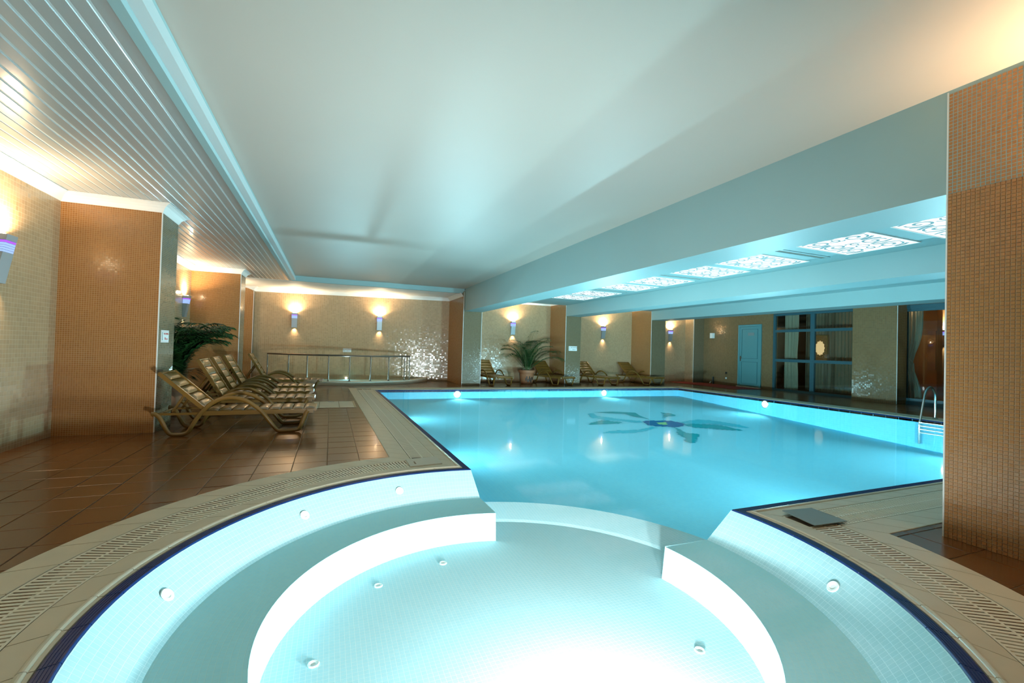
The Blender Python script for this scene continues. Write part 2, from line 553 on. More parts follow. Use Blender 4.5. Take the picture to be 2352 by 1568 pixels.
# one slat, radial (local x = outward), length .26
sl = MB()
sl.box(-.128, .128, -.0092, .0092, -.018, 0)
slat_me = sl.mesh('grating_slat', M_grate)
slats = []
PITCH_G = .031
for sd, n in SIDES:
    A0 = station(sd, 0, .38); A1 = station(sd, n, .38)
    if sd == 'A':
        a0 = atan2(A0[1] - CY, A0[0] - CX); a1 = atan2(A1[1] - CY, A1[0] - CX)
        if a1 > a0: a1 -= 2 * pi
        L_ = (R + .38) * (a0 - a1)
        m_ = int((L_ - .2) / PITCH_G)
        for i in range(m_):
            t = a0 + (a1 - a0) * ((.10 + PITCH_G * i) / L_)
            slats.append((CX + (R + .38) * cos(t), CY + (R + .38) * sin(t), t))
    else:
        v = Vector((A1[0] - A0[0], A1[1] - A0[1])); L_ = v.length; v.normalize()
        m_ = int((L_ - .4) / PITCH_G)
        t = atan2(v.x, -v.y)
        for i in range(m_):
            q = .25 + PITCH_G * i
            slats.append((A0[0] + v.x * q, A0[1] + v.y * q, t))
slats.sort(key=lambda p: vis_key(p))
srest = MB()
for i, (x, y, t) in enumerate(slats):
    M = Matrix.Translation((x, y, .003)) @ Matrix.Rotation(t, 4, 'Z')
    if i < 300:
        inst(slat_me, 'grating_slat', grating, M)
    else:
        srest.add([M @ Vector(v) for v in sl.v], sl.f)
srest.build('grating_slat_run', M_grate, grating, kind='stuff')
sp = MB()
for dd in (.253, .382, .510):
    for sd, n in SIDES:
        sub = 3 if sd == 'A' else 1
        for k in range(n * sub):
            vs = []
            for s in (k / sub, (k + 1) / sub):
                for o, z in [(dd - .006, -.018), (dd - .006, .0035), (dd + .006, .0035), (dd + .006, -.018)]:
                    q = station(sd, s, o); vs.append((q[0], q[1], z))
            sp.add(vs, [(0, 4, 5, 1), (1, 5, 6, 2), (2, 6, 7, 3)])
sp.build('grating_spine', M_grate, grating)

# covers at the two corners of the edging
t = tag(MB().add([(3.345, 2.485, .03), (3.655, 2.465, .024), (3.65, 2.19, .018), (3.31, 2.205, .022),
                  (3.345, 2.485, .036), (3.655, 2.465, .030), (3.65, 2.19, .024), (3.31, 2.205, .028)],
                 [(3, 2, 1, 0), (4, 5, 6, 7), (0, 1, 5, 4), (1, 2, 6, 5), (2, 3, 7, 6), (3, 0, 4, 7)]).build('cover_sheet', M_plate),
        'dark grey sheet laid loose over the drain corner beside the orange mosaic pillar', 'cover')
cv = root('drain_cover', (0, 0, 0), 0, 'cream plastic drain cover with a finger slot at the pool corner near the loungers', 'cover')
mb = MB(); mb.prism([(.80, 4.96), (.80, 4.66), (1.14, 4.70), (1.14, 5.02)], .004, .017)
mb.build('cover_plate', M_cover, cv)
mb = MB(); mb.box(.86, .875, 4.74, 4.84, .0165, .0185); mb.build('finger_slot', M_grout, cv)

# ------------------------------------------------------------------ pool basin
def fz(y): return -.65 if y < 4.5 else -.65 + (y - 4.5) * .4 / 8.3
basin = root('pool_floor', kind='structure')
mb = MB()
ys = [2.0, 4.5, 6.5, 8.5, 10.5, 13.0]
for i in range(len(ys) - 1):
    mb.add([(.9, ys[i], fz(ys[i])), (11.7, ys[i], fz(ys[i])), (11.7, ys[i + 1], fz(ys[i + 1])), (.9, ys[i + 1], fz(ys[i + 1]))], [(0, 1, 2, 3)])
mb.build('basin_floor', M_pool, basin)
mb = MB()
A, B, C, D, E, _, _ = outline(0)
for p, q in ((A, B), (B, C), (C, D), (D, E)):
    n = 8
    for i in range(n):
        a = (p[0] + (q[0] - p[0]) * i / n, p[1] + (q[1] - p[1]) * i / n)
        b = (p[0] + (q[0] - p[0]) * (i + 1) / n, p[1] + (q[1] - p[1]) * (i + 1) / n)
        mb.add([(a[0], a[1], -.75), (b[0], b[1], -.75), (b[0], b[1], -.01), (a[0], a[1], -.01)], [(0, 1, 2, 3)])
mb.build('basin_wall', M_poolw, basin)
# palm / flower motif set in the pool floor
MOTIF = {
 'motif_leaf': [(M_teal, [(6.51, 10.21), (7.12, 10.22), (7.69, 9.98), (7.54, 9.6), (7.47, 9.08), (7.42, 9.34), (7.28, 9.52), (7.27, 9.88), (6.83, 10.04)]),
 (M_teal2, [(6.24, 10.07), (6.44, 10.12), (6.34, 9.76), (6.55, 9.48), (6.79, 9.22), (7.13, 8.98), (7.04, 8.84), (6.84, 8.87), (6.56, 9.12), (6.2, 9.26), (6.17, 9.45), (6.04, 9.56)]),
 (M_teal, [(5.46, 8.82), (5.68, 9.02), (6.08, 9.24), (6.24, 9.18), (6.53, 8.93), (6.28, 8.8), (6.03, 8.86)]),
 (M_teal2, [(5.38, 8.06), (5.64, 8.21), (5.91, 8.23), (6.35, 8.17), (6.89, 8.38), (7.0, 8.27), (6.5, 8.05), (6.05, 7.93), (5.75, 7.99)]),
 (M_teal, [(8.52, 10.08), (8.51, 9.86), (8.69, 9.7), (8.61, 9.43), (8.2, 9.36), (7.77, 8.98), (7.7, 8.99), (8.1, 9.37), (8.42, 9.74)]),
 (M_teal, [(7.92, 8.42), (8.18, 8.49), (8.62, 8.36), (8.87, 8.12), (8.95, 7.63), (8.48, 7.81), (8.24, 8.0), (7.93, 8.15)]),
 (M_teal2, [(8.02, 8.67), (8.41, 8.82), (8.75, 8.9), (9.08, 8.76), (9.3, 8.45), (9.43, 8.17), (9.37, 7.79), (9.12, 8.03), (8.92, 8.24), (8.71, 8.45), (8.16, 8.47)]),
 (M_teal, [(7.45, 8.25), (7.43, 8.01), (7.31, 7.69), (7.54, 7.53), (7.22, 7.26), (6.82, 6.94), (6.7, 6.95), (6.7, 7.11), (6.92, 7.32), (7.01, 7.66), (7.24, 7.91)])],
 'motif_heart': [(M_navy, [(7.1, 8.93), (7.27, 9.01), (7.62, 8.95), (7.96, 8.89), (8.0, 8.47), (7.79, 8.31), (7.48, 8.23), (7.35, 8.35), (7.09, 8.41), (6.97, 8.6)]),
 (M_lime, [(7.37, 8.75), (7.68, 8.73), (7.5, 8.49), (7.25, 8.57)])]}
def jag(poly, st=.05):
    """stair-stepped edge, as a pattern laid in 5 cm tiles has"""
    out = []
    for i in range(len(poly)):
        a, b = poly[i], poly[(i + 1) % len(poly)]
        n = max(1, int(hypot(b[0] - a[0], b[1] - a[1]) / st))
        for k in range(n):
            p = (a[0] + (b[0] - a[0]) * k / n, a[1] + (b[1] - a[1]) * k / n)
            q = (round(p[0] / st) * st, round(p[1] / st) * st)
            if out and out[-1] != q and out[-1][0] != q[0] and out[-1][1] != q[1]:
                out.append((q[0], out[-1][1]))
            if not out or out[-1] != q:
                out.append(q)
    return out
for nm, L_ in MOTIF.items():
    for k, (m_, poly) in enumerate(L_):
        j = jag(poly) if poly[0] != (6.51, 10.21) else poly
        tr_ = geometry.tessellate_polygon([[Vector((p[0], p[1], 0)) for p in j]])
        lift = .004 + (.003 if nm == 'motif_heart' else 0) + (.003 if m_ is M_lime else 0) + (.0015 if m_ is M_teal else 0)
        mb = MB(); mb.add([(p[0], p[1], fz(p[1]) + lift) for p in j], tr_)
        fixnormals(mb.build(nm, m_, basin))
        
# spa bay: wall, seat, riser, floor
spa = root('spa_basin_floor', kind='structure')
RS, RF, ZS, ZF = 1.37, 1.345, -.22, -.46
def spa_ends(r):
    k = (R - r) / (R - RS)
    return radians(81.0 - 6.0 * k), radians(6.8 + 4.6 * k)
def spa_ring(r, z, n=96):
    a0, a1 = spa_ends(r)
    a1 += 2 * pi
    return [(CX + r * cos(a0 + (a1 - a0) * i / n), CY + r * sin(a0 + (a1 - a0) * i / n), z) for i in range(n + 1)]
def spa_strip(name, r0_, z0, r1_, z1, m, n=96):
    mb = MB()
    a, b = spa_ring(r0_, z0, n), spa_ring(r1_, z1, n)
    mb.add(a + b, [(i, i + 1, n + 2 + i, n + 1 + i) for i in range(n)])
    return mb.build(name, m, spa)
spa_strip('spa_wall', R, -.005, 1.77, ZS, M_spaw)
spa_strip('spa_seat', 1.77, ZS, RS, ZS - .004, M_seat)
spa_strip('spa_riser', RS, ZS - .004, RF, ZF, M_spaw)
mb = MB()
for e in (0, 1):
    P = []
    for r, z in ((R + .002, 0), (1.77, ZS), (RS, ZS), (RF, ZF), (RF, -.72), (R + .002, -.72)):
        a = spa_ends(max(r, RS))[e]
        P.append((CX + r * cos(a), CY + r * sin(a), z))
    mb.add(P, [tuple(range(6))])
mb.build('seat_end_wall', M_spaw, spa)
mb = MB()
n = 72
mb.add([(CX, CY, ZF)] + [(CX + RF * cos(2 * pi * i / n), CY + RF * sin(2 * pi * i / n), ZF) for i in range(n)], [(0, 1 + i, 1 + (i + 1) % n) for i in range(n)])
n = 24
a0, a1 = radians(80), radians(7)
rr_ = [(RF, ZF), (1.78, ZF), (1.82, ZF + .012), (2.15, ZF + .07), (2.16, ZF + .06), (2.16, -.72)]
vs = []
for i in range(n + 1):
    a = a0 + (a1 - a0) * i / n
    for r, z in rr_:
        vs.append((CX + r * cos(a), CY + r * sin(a), z))
k = len(rr_)
mb.add(vs, [(i * k + j, (i + 1) * k + j, (i + 1) * k + j + 1, i * k + j + 1) for i in range(n) for j in range(k - 1)])
mb.build('spa_floor', M_spaf, spa)
# jets
def jet(r, ang, z, tilt, s=1.0):
    mb = MB()
    mb.lathe([(.036, 0), (.038, .004), (.034, .009), (.020, .007), (.016, .002), (.008, .002)], 20)
    o = fixnormals(mb.build('water_jet', simple('jet_plastic', (.78, .84, .80), .3) if 'jet_plastic' not in bpy.data.materials else bpy.data.materials['jet_plastic'], spa, smooth=False))
    n_ = Vector((-cos(ang) * sin(tilt), -sin(ang) * sin(tilt), cos(tilt)))
    q = n_.to_track_quat('Z', 'Y')
    o.matrix_local = Matrix.Translation((CX + r * cos(ang), CY + r * sin(ang), z)) @ q.to_matrix().to_4x4() @ Matrix.Scale(s, 4)
for a in (166.5, 130.1, 103.0, -22.1, -60, 200, 235):
    jet(1.88, radians(a), -.108, radians(45))
for x, y in ((-.03, 2.62), (.37, 3.32), (.88, 3.5), (2.03, 2.0)):
    jet(hypot(x - CX, y - CY), atan2(y - CY, x - CX), ZF, 0, .8)

# water surfaces
wp = ring_poly(.0, 3)
tr_ = geometry.tessellate_polygon([[Vector((p[0], p[1], 0)) for p in wp]])
mb = MB(); mb.add([(p[0], p[1], -.006) for p in wp], tr_)
water = fixnormals(mb.build('pool_water', M_water, kind='structure'))

# ------------------------------------------------------------------ underwater lamps
def area(name, loc, direction, sx, sy, power, col, parent=None, spread=None, falloff=False):
    l = bpy.data.lights.new(name, 'AREA')
    l.shape = 'RECTANGLE'; l.size = sx; l.size_y = sy
    l.energy = power; l.color = col
    if spread: l.spread = spread
    o = bpy.data.objects.new(name, l)
    o.location = loc
    o.rotation_euler = Vector(direction).to_track_quat('-Z', 'Y').to_euler()
    COL.objects.link(o)
    if falloff:
        l.use_nodes = True
        n = l.node_tree
        lf = n.nodes.new('ShaderNodeLightFalloff'); lf.inputs[0].default_value = 1.0
        e = next(x for x in n.nodes if x.type == 'EMISSION')
        n.links.new(lf.outputs['Linear'], e.inputs['Strength'])
    if parent is not None: o.parent = parent
    return o
lamp_n = 0
LAMP_LBL = []
def pool_lamp(x, y, dx, dy, z, label, power, size=.09, group='underwater lamps', col=POOLC, tilt=0.0, spread=125, fall=True):
    t = root('underwater_lamp', (x, y, z), atan2(dy, dx) - pi / 2, label, 'lamp', group)
    mb = MB()
    def ringp(r, yy): return [(r * cos(2 * pi * k / 24), yy, r * sin(2 * pi * k / 24)) for k in range(24)]
    pr = [(size * 1.25, 0.0), (size * 1.25, .012), (size * 1.02, .018), (size, .010)]
    vs = [p for r, yy in pr for p in ringp(r, yy)]
    mb.add(vs, [(i * 24 + k, i * 24 + (k + 1) % 24, (i + 1) * 24 + (k + 1) % 24, (i + 1) * 24 + k) for i in range(3) for k in range(24)])
    fixnormals(mb.build('lamp_rim', M_steel, t))
    mb = MB(); mb.add([(0, .012, 0)] + ringp(size, .010), [(0, 1 + k, 1 + (k + 1) % 24) for k in range(24)])
    mb.build('lamp_lens', M_lampdisc, t)
    area('lamp_light', (0, .05, 0), (0, 1, tilt), size * 1.8, size * 1.4, power, col, t, spread=radians(spread), falloff=fall)
    return t
pool_lamp(3.49, 12.80, 0, -1, -.13, 'round underwater lamp in the far pool wall before the first far pillar', P_POOL)
pool_lamp(8.46, 12.66, 0, -1, -.13, 'round underwater lamp in the far pool wall before the second tan pillar', P_POOL)
pool_lamp(11.54, 9.15, -1, 0, -.13, 'round underwater lamp in the long pool wall in front of the window', P_POOL)
pool_lamp(11.54, 4.6, -1, 0, -.16, 'round underwater lamp in the pool wall beside the ladder', P_POOL)
pool_lamp(1.275, 10.0, 1, 0, -.22, 'round underwater lamp in the pool wall beside the floor hatch', P_POOL)
pool_lamp(1.325, 6.9, 1, 0, -.24, 'round underwater lamp in the pool wall beside the first tan lounger', P_POOL)
pool_lamp(9.4, 2.715, 0, 1, -.3, 'round underwater lamp in the near pool wall behind the orange pillar', P_POOL)
pool_lamp(5.6, 2.715, 0, 1, -.3, 'round underwater lamp in the near pool wall beside the grey cover sheet', P_POOL)
pool_lamp(1.15, 1.125, 0.05, 1, -.34, 'round underwater lamp in the spa riser below the camera', 170, .07, col=(.90, .98, 1.0), tilt=0.0, spread=170, fall=False)
pool_lamp(1.15, .60, 0.03, 1, -.115, 'added round underwater lamp in the spa wall below the camera, brightening the seats', P_SPA, .07, col=(.90, .98, 1.0), tilt=-.1, spread=170)  # second spa lamp, added out of view to brighten the seats

# ------------------------------------------------------------------ ceiling
ZC, ZR, ZP = 3.2, 2.88, 3.07
ceiling = root('ceiling', kind='structure')
mb = MB()
mb.box(-1.0, 4.09, FY0, 14.42, ZC, ZC + .1)                      # main white field
mb.build('ceiling_field', M_paint, ceiling)
mb = MB()
for x0, x1 in ((4.69, 7.9), (8.53, 11.73), (12.43, 15.3)):
    mb.box(x0, x1, FY0, 14.35, ZR, ZR + .1)
mb.box(4.09, 15.3, 14.35, 17.0, ZP, ZP + .1)
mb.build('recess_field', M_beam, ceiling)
mb = MB()
mb.box(-3.3, 4.09, 14.62, 18.2, ZP, ZP + .1)
mb.build('niche_field', M_cornice, ceiling)
mb = MB()
mb.box(-3.3, -1.0, FY0, 14.62, ZP + .005, ZP + .1)
mb.build('plank_backing', simple('plank_gap_painted_light', (.55, .62, .62), .5), ceiling)  # pale gap colour stands in for pool light caught on plank edges
# lacquered planks along y
x = -1.165
pi_ = 0
while x > -3.2:
    a, b = x - .103, x
    mb = MB()
    y0, y1 = FY0, 14.6
    P = [(a + .002, ZP + .02), (a + .004, ZP + .004), (a + .009, ZP), (b - .012, ZP), (b - .008, ZP + .004), (b - .006, ZP + .02)]
    mb.add([(px, y0, pz) for px, pz in P] + [(px, y1, pz) for px, pz in P], [(i, i + 1, 7 + i, 6 + i) for i in range(5)] + [(5, 4, 3, 2, 1, 0), (6, 7, 8, 9, 10, 11)])
    fixnormals(mb.build('ceiling_plank', M_plank, ceiling))
    x -= .107
# sloped fascia round the white field (left side and far side)
mb = MB()
pth = [(-1.0, FY0), (-1.0, 14.42), (4.09, 14.42)]
mb.sweep(pth, [(.17, ZP + .02), (.17, ZP - .012), (.10, ZP - .012), (.085, ZP + .0), (.0, ZC + .002), (.0, ZC + .03)])
fixnormals(mb.build('ceiling_trim', M_beam, ceiling))
# cornices: quarter coves
def cove(path, zt=ZP, s=.12):
    P = [(0, zt - s), (.006, zt - s), (.012, zt - s * .86), (.03, zt - s * .55), (.055, zt - s * .3), (.09, zt - .012), (.105, zt - .01), (.105, zt)]
    P = [(-o, z) for o, z in P]
    mb = MB(); mb.sweep(path, P)
    return fixnormals(mb.build('cornice', M_cornice, kind='structure'))
# path runs so that the room is on its right-hand side
Y3 = 17.0
cove([(-3.2, FY0), (-3.2, 7.36), (-2.15, 7.36), (-2.15, 8.03), (-3.2, 8.03), (-3.2, 13.1), (-2.15, 13.1), (-2.15, 13.76), (-3.2, 13.76), (-3.2, 17.1), (-2.40, 16.95), (-2.40, 17.30), (4.05, 16.3), (4.05, 14.42)])
cove([(4.69, 14.42), (4.69, 15.6), (7.9, 15.6), (7.9, 14.42)])
cove([(8.53, 14.42), (8.53, 15.6), (11.73, 15.6), (11.73, 14.42)])

# beams
def beam(name, x0, x1, z0, z1):
    mb = MB(); mb.box(x0, x1, FY0, 14.37, z0, z1)
    return mb.build(name, M_beam, kind='structure')
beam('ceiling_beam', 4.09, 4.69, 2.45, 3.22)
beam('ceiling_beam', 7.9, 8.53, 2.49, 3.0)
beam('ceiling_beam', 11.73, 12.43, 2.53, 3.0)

# backlit scroll panels in the recess between the first two beams
def spiral(cx, cy, r0_, r1_, a0, turns, sgn=1, n=22):
    return [(cx + (r0_ + (r1_ - r0_) * i / n) * cos(a0 + sgn * turns * 2 * pi * i / n), cy + (r0_ + (r1_ - r0_) * i / n) * sin(a0 + sgn * turns * 2 * pi * i / n)) for i in range(n + 1)]
def ribbon(mb, pts, wd, z0=-.004, z1=.003):
    n = len(pts)
    vs = []
    for i, p in enumerate(pts):
        a, b = pts[max(i - 1, 0)], pts[min(i + 1, n - 1)]
        dx, dy = b[0] - a[0], b[1] - a[1]
        l = hypot(dx, dy) or 1
        k = (wd(i / (n - 1)) if callable(wd) else wd) * 1.1
        nx, ny = -dy / l * k / 2, dx / l * k / 2
        vs += [(p[0] + nx, p[1] + ny, z0), (p[0] - nx, p[1] - ny, z0)]
    mb.add(vs, [(2 * i, 2 * i + 1, 2 * i + 3, 2 * i + 2) for i in range(n - 1)])
def scroll_mesh():
    mb = MB()
    for cx in (-.78, 0, .78):
        for sx in (-1, 1):
            for sy in (-1, 1):
                ribbon(mb, [(cx + sx * x, sy * y) for x, y in spiral(.2, .24, .03, .15, 0, 1.3)], lambda t: .035 - .012 * t)
                ribbon(mb, [(cx + sx * x, sy * y) for x, y in spiral(.2, .05, .05, .10, 1.2, .6, -1)], .02)
                ribbon(mb, [(cx + sx * .02, sy * .12), (cx + sx * .06, sy * .2), (cx + sx * .04, sy * .3), (cx + sx * .1, sy * .42)], lambda t: .05 - .04 * abs(t - .4))
                ribbon(mb, [(cx + sx * .3, sy * .40), (cx + sx * .36, sy * .32), (cx + sx * .38, sy * .2)], .04)
        ribbon(mb, [(cx + .075 * cos(t * pi / 10), .075 * sin(t * pi / 10)) for t in range(21)], .018)
    return mb.mesh('panel_scrollwork', M_scroll)
scr = scroll_mesh()
PY = [(2.40, 3.36, 'half hidden by the orange pillar'), (3.60, 4.56, 'largest one beside the orange pillar'), (5.15, 6.08, 'third from the orange pillar'), (6.30, 7.22, 'fourth from the orange pillar'),
      (7.74, 8.68, 'fifth from the orange pillar'), (8.92, 9.80, 'sixth from the orange pillar'), (10.44, 11.34, 'last but one toward the far wall'), (11.54, 12.46, 'last one toward the far wall')]
for y0, y1, lb in PY:
    t = root('ceiling_light', (6.27, (y0 + y1) / 2, ZR), 0, 'backlit white ceiling panel with scrollwork, ' + lb, 'light', 'backlit scroll panels in the ceiling recess')
    hy = (y1 - y0) / 2; hx = 1.22
    mb = MB()
    mb.box(-hx, hx, -hy, -hy + .012, -.012, .0); mb.box(-hx, hx, hy - .012, hy, -.012, .0)
    mb.box(-hx, -hx + .012, -hy + .012, hy - .012, -.012, .0); mb.box(hx - .012, hx, -hy + .012, hy - .012, -.012, .0)
    mb.build('panel_frame', M_cornice, t)
    MB().add([(-hx + .01, -hy + .01, -.003), (hx - .01, -hy + .01, -.003), (hx - .01, hy - .01, -.003), (-hx + .01, hy - .01, -.003)], [(3, 2, 1, 0)]).build('diffuser', M_panel, t)
    o = bpy.data.objects.new('scrollwork', scr); COL.objects.link(o); o.parent = t; o.location = (0, 0, -.006)
for y, lb in ((4.86, 'between the second and third lit panels'), (7.50, 'between the fourth and fifth lit panels'), (10.12, 'between the sixth and seventh lit panels')):
    t = root('air_slot', (6.3, y, ZR), 0, 'narrow dark air slot in the ceiling ' + lb, 'vent', 'air slots in the ceiling recess')
    mb = MB()
    mb.box(-1.15, 1.15, -.075, -.055, -.008, 0); mb.box(-1.15, 1.15, .055, .075, -.008, 0)
    mb.box(-1.15, -1.13, -.055, .055, -.008, 0); mb.box(1.13, 1.15, -.055, .055, -.008, 0)
    mb.build('slot_rim', M_beam, t)
    MB().box(-1.13, 1.13, -.02, .03, -.004, 0).build('slot_opening', M_dark, t)
    MB().box(-1.13, 1.13, -.055, -.02, -.006, 0).build('slot_blade', M_beam, t)

# ------------------------------------------------------------------ walls and pillars
def wall_seg(name, pts, m, z0=0, z1=3.25, th=.0, parent=None, kind='structure'):
    mb = MB()
    for i in range(len(pts) - 1):
        a, b = pts[i], pts[i + 1]
        mb.add([(a[0], a[1], z0), (b[0], b[1], z0), (b[0], b[1], z1), (a[0], a[1], z1)], [(0, 1, 2, 3)])
    return mb.build(name, m, parent, kind=None if parent else kind)
def slab(name, x0, x1, y0, y1, z0, z1, m, parent=None):
    mb = MB(); mb.box(x0, x1, y0, y1, z0, z1)
    return mb.build(name, m, parent, kind=None if parent else 'structure')
slab('wall_left', -3.45, -3.2, FY0, 17.9, 0, 3.25, M_tan5)
slab('wall_south', -3.2, 15.3, FY0 - .2, FY0, 0, 3.25, M_tan5)
wb = root('wall_back', kind='structure')
mb = MB(); mb.prism([(-3.2, 17.42), (4.3, 16.262), (4.3, 16.5), (-3.2, 17.7)], 0, 3.25); mb.build('niche_wall', M_tan5, wb)
mb = MB(); mb.box(4.3, 15.2, 15.6, 15.8, 0, 3.25); mb.build('bay_wall', M_tan5, wb)

def pillar(x0, x1, y0, y1, front, sides, trims, z1=3.1, name='pillar'):
    """front: material of the two y faces, sides: of the two x faces; trims: corners with a white edge bead"""
    t = root(name, kind='structure')
    mb = MB()
    mb.add([(x0, y0, 0), (x1, y0, 0), (x1, y0, z1), (x0, y0, z1)], [(0, 1, 2, 3)], 0)
    mb.add([(x0, y1, 0), (x1, y1, 0), (x1, y1, z1), (x0, y1, z1)], [(3, 2, 1, 0)], 0)
    mb.add([(x0, y0, 0), (x0, y1, 0), (x0, y1, z1), (x0, y0, z1)], [(3, 2, 1, 0)], 1)
    mb.add([(x1, y0, 0), (x1, y1, 0), (x1, y1, z1), (x1, y0, z1)], [(0, 1, 2, 3)], 1)
    mb.build('pillar_body', [front, sides], t)
    for (cx_, cy_) in trims:
        mb = MB(); mb.box(cx_ - .006, cx_ + .006, cy_ - .006, cy_ + .006, 0.002, z1 - .02)
        mb.build('edge_bead', M_trimw, t)
    return t
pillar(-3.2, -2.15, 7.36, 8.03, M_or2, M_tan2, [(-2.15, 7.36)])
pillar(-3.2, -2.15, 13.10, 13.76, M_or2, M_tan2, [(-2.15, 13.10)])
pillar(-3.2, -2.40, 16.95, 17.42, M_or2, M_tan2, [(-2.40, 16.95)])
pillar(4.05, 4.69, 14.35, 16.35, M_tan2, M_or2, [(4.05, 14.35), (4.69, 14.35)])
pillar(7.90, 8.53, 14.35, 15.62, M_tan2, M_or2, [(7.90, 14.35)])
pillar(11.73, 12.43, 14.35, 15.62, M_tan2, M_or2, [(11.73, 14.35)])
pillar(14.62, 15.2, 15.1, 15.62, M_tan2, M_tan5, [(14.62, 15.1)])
# near pillar with its 2.5 cm mosaic laid piece by piece on the face towards the spa
near = root('pillar', kind='structure')
NX, NY1, NY0 = 4.09, 1.82, -.4
mb = MB(); mb.box(NX + .004, 4.69, NY0, NY1 - .004, 0, 3.2); mb.build('pillar_core', M_or_grout, near)
mb = MB(); mb.box(NX - .001, NX + .008, NY1 - .008, NY1 + .001, 0, 3.19); mb.build('edge_bead', M_trimw, near)
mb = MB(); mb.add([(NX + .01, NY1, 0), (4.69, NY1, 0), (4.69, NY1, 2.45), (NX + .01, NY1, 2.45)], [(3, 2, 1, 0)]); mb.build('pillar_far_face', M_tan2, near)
tl = MB()
q, e, t_ = .0111, .0098, .004
tl.add([(0, -q, -q), (0, q, -q), (0, q, q), (0, -q, q), (-t_, -e, -e), (-t_, e, -e), (-t_, e, e), (-t_, -e, e)], [(0, 1, 5, 4), (1, 2, 6, 5), (2, 3, 7, 6), (3, 0, 4, 7), (4, 5, 6, 7)])
tile_m = tl.mesh('mosaic_tile', M_or_tile)
mt = []
for j in range(int(3.19 / .025)):
    for i in range(88):
        mt.append((NY1 - .0085 - .0125 - i * .025, .0125 + j * .025))
mt.sort(key=lambda p: abs(p[0] - 1.52) * 3 + abs(p[1] - 1.9) * .8 if p[0] > 1.4 else 9 + abs(p[1] - 1))
mrest = MB()
for i, (y, z) in enumerate(mt):
    M = Matrix.Translation((NX + .003, y, z)) @ Matrix.Rotation(random.gauss(0, .012), 4, 'Z') @ Matrix.Rotation(random.gauss(0, .012), 4, 'Y')
    if i < 300: inst(tile_m, 'mosaic_tile', near, M)
    else: mrest.add([M @ Vector(v) for v in tl.v], tl.f)
mrest.build('mosaic_tile_field', M_or_tile, near, kind='stuff')
slab('wall_side', 4.3, 4.6, FY0, NY0, 0, 3.25, M_or2)

# ------------------------------------------------------------------ right wall with door and windows
WX = 15.2
wr = root('wall_right', kind='structure')
def wr_box(y0, y1, z0, z1, m=M_tanr, x0=WX, x1=WX + .2):
    mb = MB(); mb.box(x0, x1, y0, y1, z0, z1); mb.build('wall_panel', m, wr)
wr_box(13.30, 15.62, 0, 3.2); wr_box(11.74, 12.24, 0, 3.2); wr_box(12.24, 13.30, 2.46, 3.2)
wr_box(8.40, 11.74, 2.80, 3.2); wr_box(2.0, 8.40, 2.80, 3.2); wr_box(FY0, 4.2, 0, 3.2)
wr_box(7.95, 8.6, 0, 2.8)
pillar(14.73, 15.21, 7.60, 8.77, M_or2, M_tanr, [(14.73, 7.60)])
# door
d = root('door_1', (WX, 12.77, 0), 0, kind='structure')
mb = MB()
mb.box(-.03, .04, -.52, -.45, .03, 2.45); mb.box(-.03, .04, .45, .52, .03, 2.45); mb.box(-.03, .04, -.45, .45, 2.38, 2.45)
mb.build('door_frame', M_white, d)
mb = MB(); mb.box(-.005, .03, -.45, .45, .05, 2.375)
mb.build('door_leaf', M_white, d)
for z0, z1 in ((.14, 1.00), (1.12, 2.28)):
    mb = MB()
    for (y0, y1, za, zb) in ((-.36, .36, z0, z0 + .015), (-.36, .36, z1 - .015, z1), (-.36, -.345, z0 + .015, z1 - .015), (.345, .36, z0 + .015, z1 - .015)):
        mb.box(-.016, -.004, y0, y1, za, zb)
    mb.build('panel_bead', simple('door_bead', (.05, .16, .18), .4) if 'door_bead' not in bpy.data.materials else bpy.data.materials['door_bead'], d)
mb = MB(); mb.box(-.018, -.005, .385, .425, 1.02, 1.22); mb.tube([(-.018, .405, 1.14), (-.06, .405, 1.14), (-.062, .30, 1.14)], .009, 8); mb.build('door_handle', M_steel, d)
mb = MB(); mb.box(-.013, -.004, -.20, .08, 2.02, 2.14); mb.build('door_plate', M_plate, d)
mb = MB(); mb.box(-.10, -.0, -.52, .52, -.0, .03); mb.build('door_sill', M_cope, d)
# fixed glazed windows
def frame_bar(mb, y0, y1, z0, z1, x0=-.045, x1=.045): mb.box(x0, x1, y0, y1, z0, z1)
wn = root('window_1', (WX, 0, 0), 0, kind='structure')
mb = MB()
frame_bar(mb, 8.62, 11.74, .0, .07); frame_bar(mb, 8.62, 11.74, 2.72, 2.80); frame_bar(mb, 11.66, 11.74, .07, 2.72); frame_bar(mb, 8.62, 8.70, .07, 2.72)
mb.build('window_frame', M_frame, wn)
mb = MB(); frame_bar(mb, 10.22, 10.36, .07, 2.72); mb.build('mullion', M_frame, wn)
for za, zb in ((1.05, 1.15), (2.12, 2.21)):
    for ya, yb in ((8.70, 10.22), (10.36, 11.66)):
        mb = MB(); frame_bar(mb, ya, yb, za, zb, -.04, .04); mb.build('transom', M_frame, wn)
for za, zb in ((.07, 1.05), (1.15, 2.12), (2.21, 2.72)):
    for ya, yb in ((8.70, 10.22), (10.36, 11.66)):
        mb = MB(); mb.add([(0, ya, za), (0, yb, za), (0, yb, zb), (0, ya, zb)], [(0, 1, 2, 3)]); mb.build('pane', M_glass, wn)
wn = root('window_2', (WX, 0, 0), 0, kind='structure')
mb = MB()
frame_bar(mb, 4.2, 7.96, .0, .10); frame_bar(mb, 4.2, 7.96, 2.70, 2.80); frame_bar(mb, 7.70, 7.96, .10, 2.70); frame_bar(mb, 4.2, 4.3, .10, 2.70)
mb.build('window_frame', M_frame, wn)
